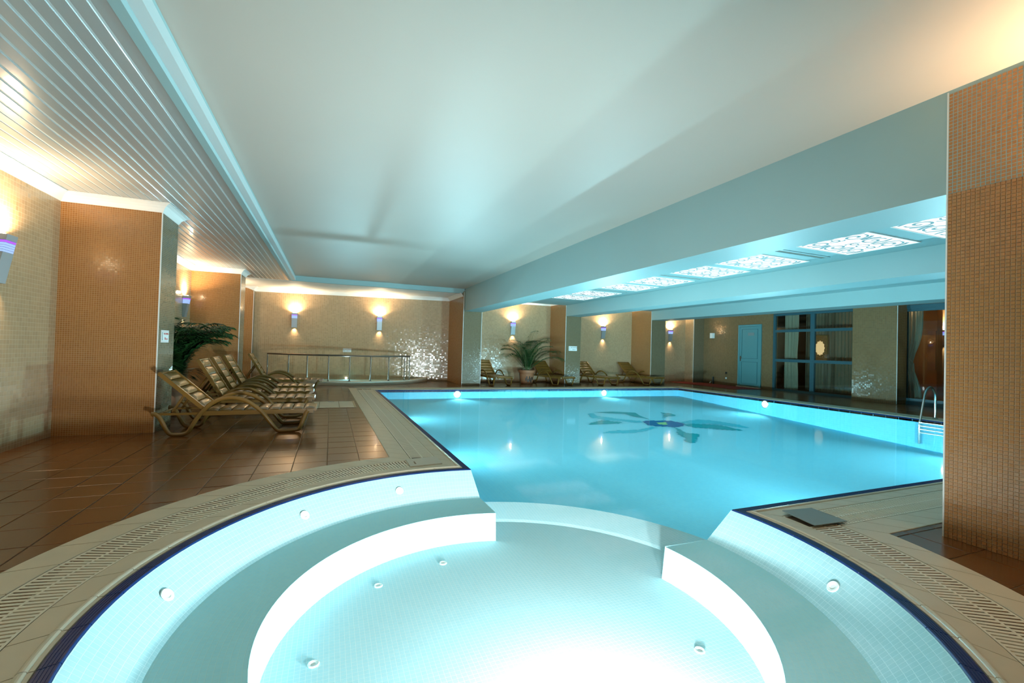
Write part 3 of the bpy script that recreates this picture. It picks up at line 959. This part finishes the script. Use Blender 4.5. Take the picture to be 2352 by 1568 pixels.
mb = MB(); frame_bar(mb, 7.60, 7.70, .10, 2.70, -.02, .06); frame_bar(mb, 4.3, 7.60, .10, .17, -.02, .06); frame_bar(mb, 4.3, 7.60, 2.62, 2.70, -.02, .06); mb.build('sash', M_frame, wn)
mb = MB(); mb.add([(.02, 4.3, .17), (.02, 7.60, .17), (.02, 7.60, 2.62), (.02, 4.3, 2.62)], [(0, 1, 2, 3)]); mb.build('pane', M_glass, wn)
# room behind the glass
rm = root('room_beyond_wall', kind='structure')
mb = MB()
mb.box(19.0, 19.1, 2, 15.6, 0, 3.2); mb.box(15.4, 19, 1.9, 2, 0, 3.2); mb.box(15.4, 19, 15.6, 15.7, 0, 3.2)
mb.build('room_wall', M_room, rm)
mb = MB(); mb.box(15.4, 19, 2, 15.6, -.05, 0); mb.build('room_floor', simple('room_floor_tile', (.30, .24, .18), .2), rm)
mb = MB(); mb.box(15.4, 19, 2, 15.6, 3.0, 3.1); mb.build('room_ceiling', M_room, rm)
mb = MB(); mb.box(17.94, 18.0, 8.21, 8.42, .95, 2.2); mb.build('relief_panel', M_copper, rm)
mb = MB(); mb.box(18.0, 18.3, 8.2, 8.9, 0, 3.0); mb.build('room_pier', simple('orange_room_wall', (.55, .24, .07), .6), rm)
def wavy(name, x, ya, yb, za, zb, amp, nf, m, pinch=None, parent=None):
    mb = MB()
    ny, nz = nf * 8, 12
    vs = []
    for j in range(nz + 1):
        v = j / nz
        z = za + (zb - za) * v
        k = 1.0
        if pinch:
            k = 1 - pinch[1] * math.exp(-((z - pinch[0]) / .55) ** 2)
        for i in range(ny + 1):
            u = i / ny
            y = yb + (ya - yb) * u * k
            vs.append((x + amp * sin(u * nf * 2 * pi + 1.3 * sin(u * 7)), y, z))
    W = ny + 1
    mb.add(vs, [(j * W + i, j * W + i + 1, (j + 1) * W + i + 1, (j + 1) * W + i) for j in range(nz) for i in range(ny)])
    return mb.build(name, m, parent, smooth=True)
c = root('curtain', (0, 0, 0), 0, 'tied back grey curtain with a tassel behind the window pane nearest the ladder', 'curtain', None)
wavy('drape', 15.62, 7.44, 7.90, .03, 2.85, .022, 6, M_curt, (1.15, .5), c)
mb = MB(); mb.tube([(15.60, 7.90, 1.45), (15.58, 7.78, 1.32), (15.58, 7.66, 1.18)], .015, 8); mb.tube([(15.58, 7.64, 1.15), (15.58, 7.64, .92)], [.02, .034], 8); mb.build('tassel', M_curt, c)
o = wavy('curtain', 15.62, 11.1, 11.62, .03, 2.85, .025, 5, M_curt, (1.3, .08))
tag(o, 'grey curtain hanging behind the six-pane window near the white door', 'curtain')
o = wavy('tulle_curtain', 16.3, 8.7, 11.3, .03, 2.95, .02, 24, M_tulle); tag(o, 'sheer brown curtain filling the six-pane window', 'curtain')
o = wavy('tulle_curtain', 16.6, 4.4, 6.2, .03, 2.95, .02, 14, M_tulle); tag(o, 'sheer brown curtain behind the window by the ladder', 'curtain')
# lit mirror with a gilt pierced frame
mr = root('lit_mirror', (16.18, 10.70, 1.58), 0, 'glowing star shaped mirror in a pierced gilt frame seen through the window', 'mirror')
mb = MB()
N_ = 24
vs = [(0, 0, 0)]
for k in range(N_):
    a = 2 * pi * k / N_
    r_ = 1.0 if k % 2 == 0 else .86
    vs.append((0, .17 * r_ * sin(a), .27 * r_ * cos(a)))
mb.add(vs, [(0, 1 + k, 1 + (k + 1) % N_) for k in range(N_)]); mb.build('mirror_glow', M_mirrorglow, mr)
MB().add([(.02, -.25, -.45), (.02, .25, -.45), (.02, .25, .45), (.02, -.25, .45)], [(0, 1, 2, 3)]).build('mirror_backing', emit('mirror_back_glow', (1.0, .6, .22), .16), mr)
mb = MB()
for s in (-1, 1):
    mb.box(-.012, .012, s * .26 - .008, s * .26 + .008, -.46, .46); mb.box(-.012, .012, -.252, .252, s * .45 - .008, s * .45 + .008)
for k in range(N_):
    a = 2 * pi * k / N_
    mb.obox((0, .19 * sin(a), .30 * cos(a)), (.01, 0, 0), (0, .016, 0), (0, 0, .018))
for iy in range(-6, 7):
    for iz in range(-11, 12):
        y_, z_ = iy * .04 + (iz % 2) * .02, iz * .04
        if (y_ / .21) ** 2 + (z_ / .32) ** 2 > 1 and abs(y_) < .25 and abs(z_) < .45:
            mb.obox((0, y_, z_), (.008, 0, 0), (0, .011, .006), (0, -.006, .011))
mb.build('mirror_frame', M_gold, mr)

# ------------------------------------------------------------------ sconces
def make_sconce():
    t = root('wall_sconce', (0, 0, 0))
    # faces local -y ; wall at y = 0
    def wedge(z0, z1, mb, m=0):
        # width .17 ; depth grows with z
        def dp(z): return .045 + .085 * (z + .24) / .5
        w0 = .085
        a, b = dp(z0), dp(z1)
        vs = [(-w0, -.004, z0), (w0, -.004, z0), (w0, -a, z0), (-w0, -a, z0), (-w0, -.004, z1), (w0, -.004, z1), (w0, -b, z1), (-w0, -b, z1)]
        mb.add(vs, [(0, 1, 2, 3), (7, 6, 5, 4), (0, 4, 5, 1), (1, 5, 6, 2), (2, 6, 7, 3), (3, 7, 4, 0)], m)
    mb = MB(); wedge(-.24, .075, mb); wedge(.195, .255, mb)
    for k in range(4):
        wedge(.095 + k * .024, .0985 + k * .024, mb)
    fixnormals(mb.build('lamp_body', M_silver, t))
    for k in range(5):
        mb = MB()
        z0 = .076 + k * .0243
        def dp(z): return .043 + .085 * (z + .24) / .5
        w0 = .083
        z1 = z0 + .018
        a, b = dp(z0), dp(z1)
        vs = [(-w0, -.006, z0), (w0, -.006, z0), (w0, -a, z0), (-w0, -a, z0), (-w0, -.006, z1), (w0, -.006, z1), (w0, -b, z1), (-w0, -b, z1)]
        mb.add(vs, [(0, 1, 2, 3), (7, 6, 5, 4), (0, 4, 5, 1), (1, 5, 6, 2), (2, 6, 7, 3), (3, 7, 4, 0)])
        fixnormals(mb.build('light_slot', M_violet if k == 4 else M_bluesl, t))
    mb = MB(); mb.box(-.06, .06, -.10, -.02, .256, .262); mb.build('bulb_glow', M_bulb, t)
    area('up_light', (0, -.075, .27), (0, .10, 1), .12, .07, P_SCONCE, WARM, t, spread=radians(150))
    pl = bpy.data.lights.new('added_fill', 'POINT'); pl.energy = P_SCONCE * .10; pl.color = WARM; pl.shadow_soft_size = .03  # fill light added above the housing to light the wall around it
    po = bpy.data.objects.new('added_fill', pl); COL.objects.link(po); po.parent = t; po.location = (0, -.10, .33)
    area('down_light', (0, -.035, -.26), (0, 0, -1), .08, .03, P_SCONCE * .05, WARM, t, spread=radians(90))
    return t
sconce = make_sconce()
def nwy(x): return 17.30 - (x + 2.40) * (1.0 / 6.45)
SP = [(-3.2, 6.22, pi / 2, 'silver wedge wall lamp before the first orange pillar, cut by the picture edge'),
      (-3.2, 12.55, pi / 2, 'silver wedge wall lamp above the dark palm between the two orange pillars'),
      (-3.2, 15.6, pi / 2, 'silver wedge wall lamp on the long tan wall, hidden by the second orange pillar'),
      (-3.2, -2.7, pi / 2, 'added silver wedge wall lamp far behind the camera, warming the near ceiling'),  # unseen lamp added to warm the near ceiling
      (.6, FY0, pi, 'added silver wedge wall lamp on the wall behind the camera, warming the ceiling'),  # added out of view for more warm light on the ceiling
      (-3.2, 1.2, pi / 2, 'silver wedge wall lamp on the tan wall behind the camera'),
      (-1.17, nwy(-1.17), 0, 'silver wedge wall lamp over the railing end nearest the loungers'),
      (1.60, nwy(1.6), 0, 'silver wedge wall lamp on the niche wall over the middle of the railing'),
      (6.32, 15.6, 0, 'silver wedge wall lamp above the potted palm on the far wall'),
      (10.30, 15.6, 0, 'silver wedge wall lamp above the two far loungers'),
      (13.75, 15.6, 0, 'silver wedge wall lamp on the far wall above the red mat'),
      (NX, .80, -pi / 2, 'silver wedge wall lamp on the orange pillar just outside the picture'),
      (15.42, 8.25, pi / 2, 'added wall lamp, unseen behind the wall between the two windows, brightening the room'),  # unseen lamp added to light the room's pier and ceiling
      (18.98, 8.42, -pi / 2, 'wall lamp glowing in the room behind the glass by the ladder')]
for i, (x, y, rz, lb) in enumerate(SP):
    o = sconce if i == 0 else copy_tree(sconce)
    # local -y must point into the room
    o.location = (x, y, 2.02)
    o.rotation_euler = (0, 0, rz if rz != -pi / 2 else -pi / 2)
    tag(o, lb, 'lamp', 'wedge wall lamps')
    if rz == -pi / 2 and x < 5:
        for c_ in bpy.data.objects:
            if c_.parent is o and c_.type == 'LIGHT' and c_.data.type == 'POINT':
                c_.data = c_.data.copy(); c_.data.energy = P_SCONCE * .55  # stronger added fill, evens out the light down the pillar
# ------------------------------------------------------------------ loungers
def arc_pts(pts, n=5):
    """Catmull-Rom through points"""
    out = []
    P = [pts[0]] + list(pts) + [pts[-1]]
    for i in range(1, len(P) - 2):
        p0, p1, p2, p3 = (Vector(q) for q in P[i - 1:i + 3])
        for k in range(n):
            t = k / n
            out.append(.5 * ((2 * p1) + (p2 - p0) * t + (2 * p0 - 5 * p1 + 4 * p2 - p3) * t * t + (3 * p1 - p0 - 3 * p2 + p3) * t ** 3))
    out.append(Vector(P[-2]))
    return out
def make_lounger(back_deg):
    """origin: floor under the foot end, length to -x, width along y"""
    t = root('sun_lounger')
    HW = .325
    for s in (-1, 1):
        y = s * HW
        path = [(-.10, y, .30), (-.13, y, .255), (-.195, y, .07), (-.235, y, .032), (-.34, y, .024), (-.455, y, .026), (-.505, y, .06), (-.60, y, .19), (-.70, y, .315), (-.84, y, .43), (-.96, y, .480), (-1.07, y, .492),
                (-1.18, y, .47), (-1.29, y, .40), (-1.40, y, .265), (-1.47, y, .14), (-1.515, y, .055), (-1.565, y, .028), (-1.66, y, .024), (-1.715, y, .04), (-1.755, y, .10), (-1.82, y, .24), (-1.87, y, .292), (-1.91, y, .30)]
        mb = MB(); mb.tube(arc_pts(path, 3), .021, 8, ry=1.25)
        mb.build('side_leg_frame', M_plastic, t, smooth=True, auto=50)
        mb = MB()
        mb.box(-1.36, -.03, y * .96 - .014, y * .96 + .014, .262, .318)
        mb.box(-1.90, -1.36, y * .90 - .012, y * .90 + .012, .272, .302)
        mb.build('side_rail', M_plastic, t)
    for x in (-.16, -1.84):
        mb = MB(); mb.tube([(x, -HW, .27 if x > -1 else .285), (x, HW, .27 if x > -1 else .285)], .016, 8); mb.build('cross_bar', M_plastic, t, smooth=True, auto=50)
    # seat slats: gently bowed moulded panels
    def panel(u0, u1, base, ax, nz, name, crown=.014, wtop=.29):
        """panel between distances u0..u1 along axis ax from base, crowned along nz"""
        n = 6
        vs, fs = [], []
        for iu in range(n + 1):
            u = u0 + (u1 - u0) * iu / n
            hu = crown * (1 - (2 * iu / n - 1) ** 2) ** .5 if 0 < iu < n else 0
            for iv in range(9):
                v = -wtop + 2 * wtop * iv / 8
                edge = -.012 if iv in (0, 8) else .006 * (1 - (v / wtop) ** 2)
                p = base + ax * u + Vector((0, v, 0)) + nz * (hu + edge)
                vs.append(p)
        off = len(vs)
        for iu in range(n + 1):
            u = u0 + (u1 - u0) * iu / n
            for iv in range(9):
                v = -wtop + 2 * wtop * iv / 8
                vs.append(base + ax * u + Vector((0, v, 0)) - nz * .016)
        for iu in range(n):
            for iv in range(8):
                a = iu * 9 + iv
                fs.append((a, a + 1, a + 10, a + 9)); fs.append((off + a + 9, off + a + 10, off + a + 1, off + a))
        for iu in range(n):
            for iv in (0, 8):
                a = iu * 9 + iv
                fs.append((a, a + 9, off + a + 9, off + a))
        for iv in range(8):
            for iu in (0, n):
                a = iu * 9 + iv
                fs.append((a, a + 1, off + a + 1, off + a))
        mb = MB(); mb.add(vs, fs)
        fixnormals(mb.build(name, M_plastic, t, smooth=True, auto=40))
    base = Vector((0, 0, .325))
    ax = Vector((-1, 0, 0)); nz = Vector((0, 0, 1))
    ns = 9
    for i in range(ns):
        panel(.015 + i * .148, .015 + (i + 1) * .148 - .012, base, ax, nz, 'seat_slat')
    mb = MB(); mb.tube([(-.01, -.28, .305), (-.01, .28, .305)], .022, 8); mb.build('foot_lip', M_plastic, t, smooth=True, auto=50)
    th = radians(back_deg)
    ax = Vector((-cos(th), 0, sin(th))); nz = Vector((sin(th), 0, cos(th)))
    bb = Vector((-1.335, 0, .335))
    for i in range(5):
        panel(.02 + i * .138, .02 + (i + 1) * .138 - .012, bb, ax, nz, 'back_slat', wtop=.28)
    for s in (-1, 1):
        mb = MB()
        c_ = bb + ax * .35 + Vector((0, s * .295, 0)) - nz * .006
        mb.obox(c_, ax * .355, (0, .018, 0), nz * .024)
        mb.build('back_rail', M_plastic, t)
    mb = MB(); e_ = bb + ax * .70
    mb.tube([e_ + Vector((0, -.29, 0)) - nz * .01, e_ + Vector((0, .29, 0)) - nz * .01], .022, 8); mb.build('head_bar', M_plastic, t, smooth=True, auto=50)
    m_ = bb + ax * (.33 if back_deg < 45 else .42)
    f_ = Vector((-1.72 if back_deg < 45 else -1.80, 0, .30))
    for s in (-1, 1):
        mb = MB(); mb.tube([m_ + Vector((0, s * .2, 0)) - nz * .02, f_ + Vector((0, s * .2, 0))], .016, 6); mb.build('back_strut', M_plastic, t)
    return t
low = make_lounger(43)
high = make_lounger(60)
low.location = (-.163, 7.31, 0)
tag(low, 'tan plastic sun lounger with low back, first of the row beside the orange pillar', 'sun lounger', 'tan loungers in the row by the tan wall')
L5 = [(-.225, 8.67, 'second tan sun lounger of the row, raised back in front of the dark palm'),
      (-.285, 9.85, 'third tan sun lounger from the first orange pillar, middle of the row'),
      (-.33, 11.05, 'fourth tan sun lounger from the first orange pillar, last but one in the row'),
      (-.15, 12.90, 'fifth tan sun lounger of the row, next to the railing')]
for i, (x, y, lb) in enumerate(L5):
    o = high if i == 0 else copy_tree(high)
    o.location = (x, y, 0); o.rotation_euler = (0, 0, radians((0, 2, -1, 1)[i]))
    tag(o, lb, 'sun lounger', 'tan loungers in the row by the tan wall')
for hx_, hy_, fx_, fy_, lb in ((5.14, 15.3, 5.34, 13.70, 'tan sun lounger facing the pool beside the first far pillar'),
                    (7.42, 15.3, 7.70, 13.68, 'tan sun lounger between the potted palm and the second far pillar'),
                    (9.30, 15.3, 9.58, 13.68, 'tan sun lounger right of the second far pillar below the wall lamp'),
                    (11.30, 15.3, 11.62, 13.68, 'tan sun lounger in front of the third far pillar')):
    o = copy_tree(low)
    o.location = (fx_, fy_, 0)
    o.rotation_euler = (0, 0, atan2(fy_ - hy_, fx_ - hx_))
    if 'right of' in lb: lb = 'tan sun lounger between the second far pillar and the third, under the wall lamp'
    tag(o, lb, 'sun lounger', 'tan loungers along the far wall')

# ------------------------------------------------------------------ palms
def leaflet(mb, base, d, up_, L_, wd):
    tip = base + d * L_ + Vector((0, 0, -.35 * L_))
    mid = base + d * L_ * .5 + Vector((0, 0, -.06 * L_))
    side = d.cross(up_).normalized() * wd / 2
    n0 = len(mb.v)
    mb.add([base, mid + side, tip, mid - side], [(0, 1, 2, 3)])
def clampv(mb, loc, lim):
    if lim:
        mb.v = [(min(max(v[0], lim[0] - loc[0]), lim[1] - loc[0]), min(max(v[1], lim[2] - loc[1]), lim[3] - loc[1]), v[2]) for v in mb.v]
def palm(name, loc, scale, nf, seed, label, cat, pot_r, pot_h, bands=False, drop=1.0, bias=None, big=1.0, lim=None):
    random.seed(seed)
    t = root(name, loc, 0, label, cat)
    mb = MB()
    mb.lathe([(pot_r * .68, 0), (pot_r * .70, .01), (pot_r * .90, pot_h * .80), (pot_r * 1.0, pot_h * .81), (pot_r * 1.0, pot_h), (pot_r * .9, pot_h), (pot_r * .86, pot_h * .93)], 28)
    p_ = fixnormals(mb.build('pot', M_pot, t, smooth=True, auto=35))
    mb = MB(); mb.lathe([(pot_r * .86, pot_h * .90), (.001, pot_h * .92)], 20); fixnormals(mb.build('soil', M_soil, t))
    if bands:
        mb = MB()
        for k in range(9):
            a = -pi / 2 + (k - 4) * .13
            rr = pot_r * .83
            mb.obox((rr * cos(a), rr * sin(a), pot_h * (.35 + .13 * sin(k * 1.9))), (-.022 * sin(a), .022 * cos(a), 0), (.006 * cos(a), .006 * sin(a), 0), (0, 0, .05))
        mb.build('relief_mark', M_potd, p_)
    for f in range(nf):
        az = 2 * pi * f / nf * 2.4 + random.uniform(-.3, .3)
        el = random.uniform(1.15, 1.5) if f % 3 else random.uniform(.6, 1.1)
        L_ = scale * random.uniform(.75, 1.05)
        if bias is not None:
            if cos(az - bias) > .1: el = random.uniform(1.3, 1.52); L_ *= 1.05
            elif f % 2: L_ *= .8
        pts = []
        p = Vector((random.uniform(-.06, .06), random.uniform(-.06, .06), pot_h * .9))
        e = el
        n = 12
        for i in range(n + 1):
            pts.append(p.copy())
            e -= (.03 + .30 * (i / n) ** 1.5) * drop
            p = p + Vector((cos(az) * cos(e), sin(az) * cos(e), sin(e))) * (L_ / n)
        mbs = MB(); mbs.tube(pts, [.009 * (1 - .75 * i / n) for i in range(n + 1)], 5)
        clampv(mbs, loc, lim)
        fr_ = mbs.build('frond', M_stem, t)
        mb = MB()
        for i in range(3, n * 3):
            u = i / 3
            a = pts[int(u)] if int(u) < n else pts[n - 1]
            b = pts[min(int(u) + 1, n)]
            q = a + (b - a) * (u - int(u))
            d0 = (b - a).normalized()
            side = d0.cross(Vector((0, 0, 1))).normalized()
            ll = .30 * scale / 1.1 * big * (sin(pi * min(1, .12 + .88 * (u / n))) ** .6) * random.uniform(.8, 1.1)
            for s in (-1, 1):
                dr = (d0 * .75 + side * s * .9 + Vector((0, 0, .12))).normalized()
                leaflet(mb, q, dr, Vector((0, 0, 1)), ll, .030 * big)
        clampv(mb, loc, lim)
        mb.build('leaflet_spray', M_leaf, fr_)
    return t
palm('potted_palm', (-2.56, 9.30, 0), 1.5, 66, 3, 'dense dark green palm in a pot behind the tan loungers', 'potted palm', .30, .45, drop=.95, big=1.4, bias=0.0, lim=(-3.17, -1.0, 8.1, 13.0))
palm('potted_palm', (6.62, 14.85, 0), 1.85, 22, 11, 'airy green palm in a terracotta pot with dark relief on the far wall', 'potted palm', .30, .50, bands=True, drop=.85, lim=(4.8, 7.85, 13.0, 15.57))

# ------------------------------------------------------------------ kiddie pool and railing
kp = root('wading_pool_floor', kind='structure')
KO = [(-2.38, 16.9)]
arcp = []
for k in range(25):
    a = pi + (k / 24) * pi
    arcp.append((.62 + 2.80 * cos(a), 17.0 + 2.45 * sin(a)))
arcp = [p for p in arcp if p[1] < 17.3]
outer_k = [(p[0], p[1]) for p in arcp]
inner_k = [(.62 + (p[0] - .62) * .93, 17.0 + (p[1] - 17.0) * .93) for p in arcp]
mb = MB()
n = len(outer_k)
vs = []
for a, b in zip(outer_k, inner_k):
    vs += [(a[0], a[1], 0), (a[0], a[1], .115), (b[0], b[1], .12), (b[0], b[1], -.1)]
mb.add(vs, [(i * 4 + j, (i + 1) * 4 + j, (i + 1) * 4 + j + 1, i * 4 + j + 1) for i in range(n - 1) for j in range(3)])
fixnormals(mb.build('wading_pool_kerb', M_cope, kp))
mb = MB(); mb.add([(p[0], p[1], -.0 + .012) for p in inner_k], [tuple(range(n))]); mb.build('wading_pool_base', M_spaf, kp)
mb = MB(); mb.add([(p[0], p[1], .110) for p in inner_k], [tuple(range(n))]); mb.build('wading_pool_water', M_water, kind='structure')
pool_lamp(.55, nwy(.55) - .03, 0, -1, .062, 'small underwater lamp in the wading pool behind the railing', 10, .034, tilt=-.1)

rl = root('railing', (0, 0, 0), 0, 'dark bronze tube railing with thin posts in front of the wading pool', 'railing')
RP = [(-1.80, 15.80), (-1.16, 15.18), (-.63, 14.86), (-.03, 14.68), (.57, 14.62), (1.19, 14.67), (1.76, 14.83), (2.30, 15.11), (2.48, 15.23)]
mb = MB(); mb.tube(arc_pts([(p[0], p[1], .90) for p in RP], 4), .027, 8); mb.build('handrail', M_rail, rl, smooth=True, auto=50)
for p in RP:
    zb = .115
    mb = MB(); mb.tube([(p[0], p[1], zb), (p[0], p[1], .88)], .018, 8); mb.lathe([(.035, 0), (.035, .012), (.016, .03)], 12, (p[0], p[1], zb)); mb.build('post', M_rail, rl, smooth=True, auto=50)

# ------------------------------------------------------------------ ladder
ld = root('pool_ladder', (0, 0, 0), 0, 'stainless steel pool ladder at the pool edge before the window', 'ladder')
for y in (5.52, 5.02):
    mb = MB()
    P = [(12.08, y, .0), (12.08, y, .45), (12.02, y, .60), (11.90, y, .68), (11.78, y, .64), (11.68, y, .50), (11.55, y, .05), (11.50, y, -.12), (11.50, y, -.50)]
    mb.tube(arc_pts(P, 4), .021, 10); mb.build('ladder_rail', M_steel, ld, smooth=True, auto=60)
    mb = MB(); mb.lathe([(.05, 0), (.05, .012), (.025, .02)], 14, (12.08, y, .004)); mb.build('rail_flange', M_steel, ld)
for k in range(4):
    mb = MB(); mb.box(11.46, 11.54, 5.03, 5.51, -.06 - k * .07, -.045 - k * .07); mb.build('ladder_step', M_steel, ld)

# ------------------------------------------------------------------ signs
def text(body, size, M, m, parent):
    cu = bpy.data.curves.new('lettering', 'FONT')
    cu.body = body; cu.size = size; cu.align_x = 'CENTER'; cu.align_y = 'CENTER'; cu.extrude = .0008
    cu.materials.append(m)
    tmp = bpy.data.objects.new('lettering_curve', cu)
    me = bpy.data.meshes.new_from_object(tmp)
    bpy.data.objects.remove(tmp); bpy.data.curves.remove(cu)
    o = bpy.data.objects.new('lettering', me); COL.objects.link(o); o.parent = parent; o.matrix_local = M
    return o
def sign(loc, rz, w_, h_, lines, label, tall=False):
    t = root('depth_sign', loc, rz, label, 'sign', 'pool depth signs')
    MB().box(-w_ / 2, w_ / 2, -.006, 0, -h_ / 2, h_ / 2).build('sign_plate', M_sign, t)
    RX = Matrix.Rotation(pi / 2, 4, 'X')
    off = w_ * .12
    for body, sz, dz, m_ in lines:
        text(body, sz, Matrix.Translation((off, -.0075, dz)) @ RX, m_, t)
    mb = MB(); xa = -w_ * .40
    mb.box(xa - .003, xa + .003, -.0085, -.006, -h_ * .32, h_ * .32)
    for s in (-1, 1):
        mb.add([(xa - .012, -.0085, s * h_ * .24), (xa + .012, -.0085, s * h_ * .24), (xa, -.0085, s * h_ * .36)], [(0, 1, 2) if s > 0 else (2, 1, 0)])
    mb.build('depth_arrow', M_black, t)
    mb = MB()
    if tall:
        mb.box(-w_ * .46, w_ * .46, -.0085, -.006, h_ * .42, h_ * .435); mb.box(-w_ * .46, w_ * .46, -.0085, -.006, -h_ * .435, -h_ * .42)
        mb.build('border_line', M_red, t)
    return t
sign((-2.149, 7.63, 1.29), pi / 2, .30, .17, [('NO DIVING', .037, .035, M_red), ('90 cm', .05, -.035, M_red)], 'white depth sign with red letters on the first pillar by the loungers', True)
sign((.555, nwy(.555) - .004, 1.04), -atan2(1, 6.45), .28, .13, [('NO DIVING', .04, .025, M_red), ('30 cm', .036, -.03, M_red)], 'small white depth sign with red letters above the railing')
sign((8.21, 14.349, 1.32), 0, .34, .17, [('NO DIVING', .05, .035, M_black), ('150 cm', .045, -.04, M_black)], 'white depth sign with dark letters on the second far pillar')

# ------------------------------------------------------------------ small fittings
db = root('towel_dispenser', (WX, 14.6, 2.05), 0, 'small white dispenser box on the tan wall between the lamp and the white door', 'dispenser')
mb = MB(); mb.prism([(-.10, -.07), (0, -.09), (0, .09), (-.10, .07)], -.11, .11); mb.build('dispenser_case', M_sign, db)
MB().box(-.105, -.02, -.05, .05, -.13, -.11).build('dispenser_mouth', M_dark, db)
tp = root('floor_tap', (WX - .05, 14.5, 0), 0, 'dark pipe stub and tap low on the wall by the red mat', 'tap')
mb = MB(); mb.tube([(0, 0, 0), (0, 0, .30)], .03, 10); mb.build('tap_pipe', M_black, tp, smooth=True, auto=50)
mb = MB(); mb.tube([(-.02, .0, .08), (-.12, .03, .09), (-.14, .03, .03)], .018, 8); mb.build('tap_spout', M_steel, tp, smooth=True, auto=50)
ot = root('wall_outlet', (WX, 13.86, .5), 0, 'small dark outlet on the tan wall beside the white door', 'outlet')
mb = MB(); mb.box(-.02, 0, -.04, .04, -.04, .04); mb.build('outlet_plate', M_black, ot)
mb = MB(); mb.box(-.015, 0, -.035, .035, -.25, -.18); mb.build('outlet_cap', M_sign, ot)
mb = MB(); mb.prism([(13.75, 15.55), (13.60, 12.1), (14.95, 12.0), (15.05, 15.55)], .002, .012); o = mb.build('red_mat', M_mat)
tag(o, 'long red mat on the floor in front of the white door', 'mat')
ht = root('floor_hatch', (.10, 9.93, 0), 0, 'rectangular pale framed floor hatch beside the pool edge', 'hatch')
mb = MB()
for (x0, x1, y0, y1) in ((-.42, .42, -.54, -.50), (-.42, .42, .50, .54), (-.42, -.38, -.50, .50), (.38, .42, -.50, .50)):
    mb.box(x0, x1, y0, y1, .001, .009)
mb.build('hatch_frame', M_steel, ht)
for x0, x1 in ((-.38, -.275), (-.265, .10), (.11, .38)):
    MB().box(x0, x1, -.50, .50, .001, .006).build('hatch_tile', M_cope, ht)
mb = MB(); mb.tube([(-.10, .44, .012), (.02, .44, .012)], .008, 6); mb.build('hatch_grip', M_steel, ht)
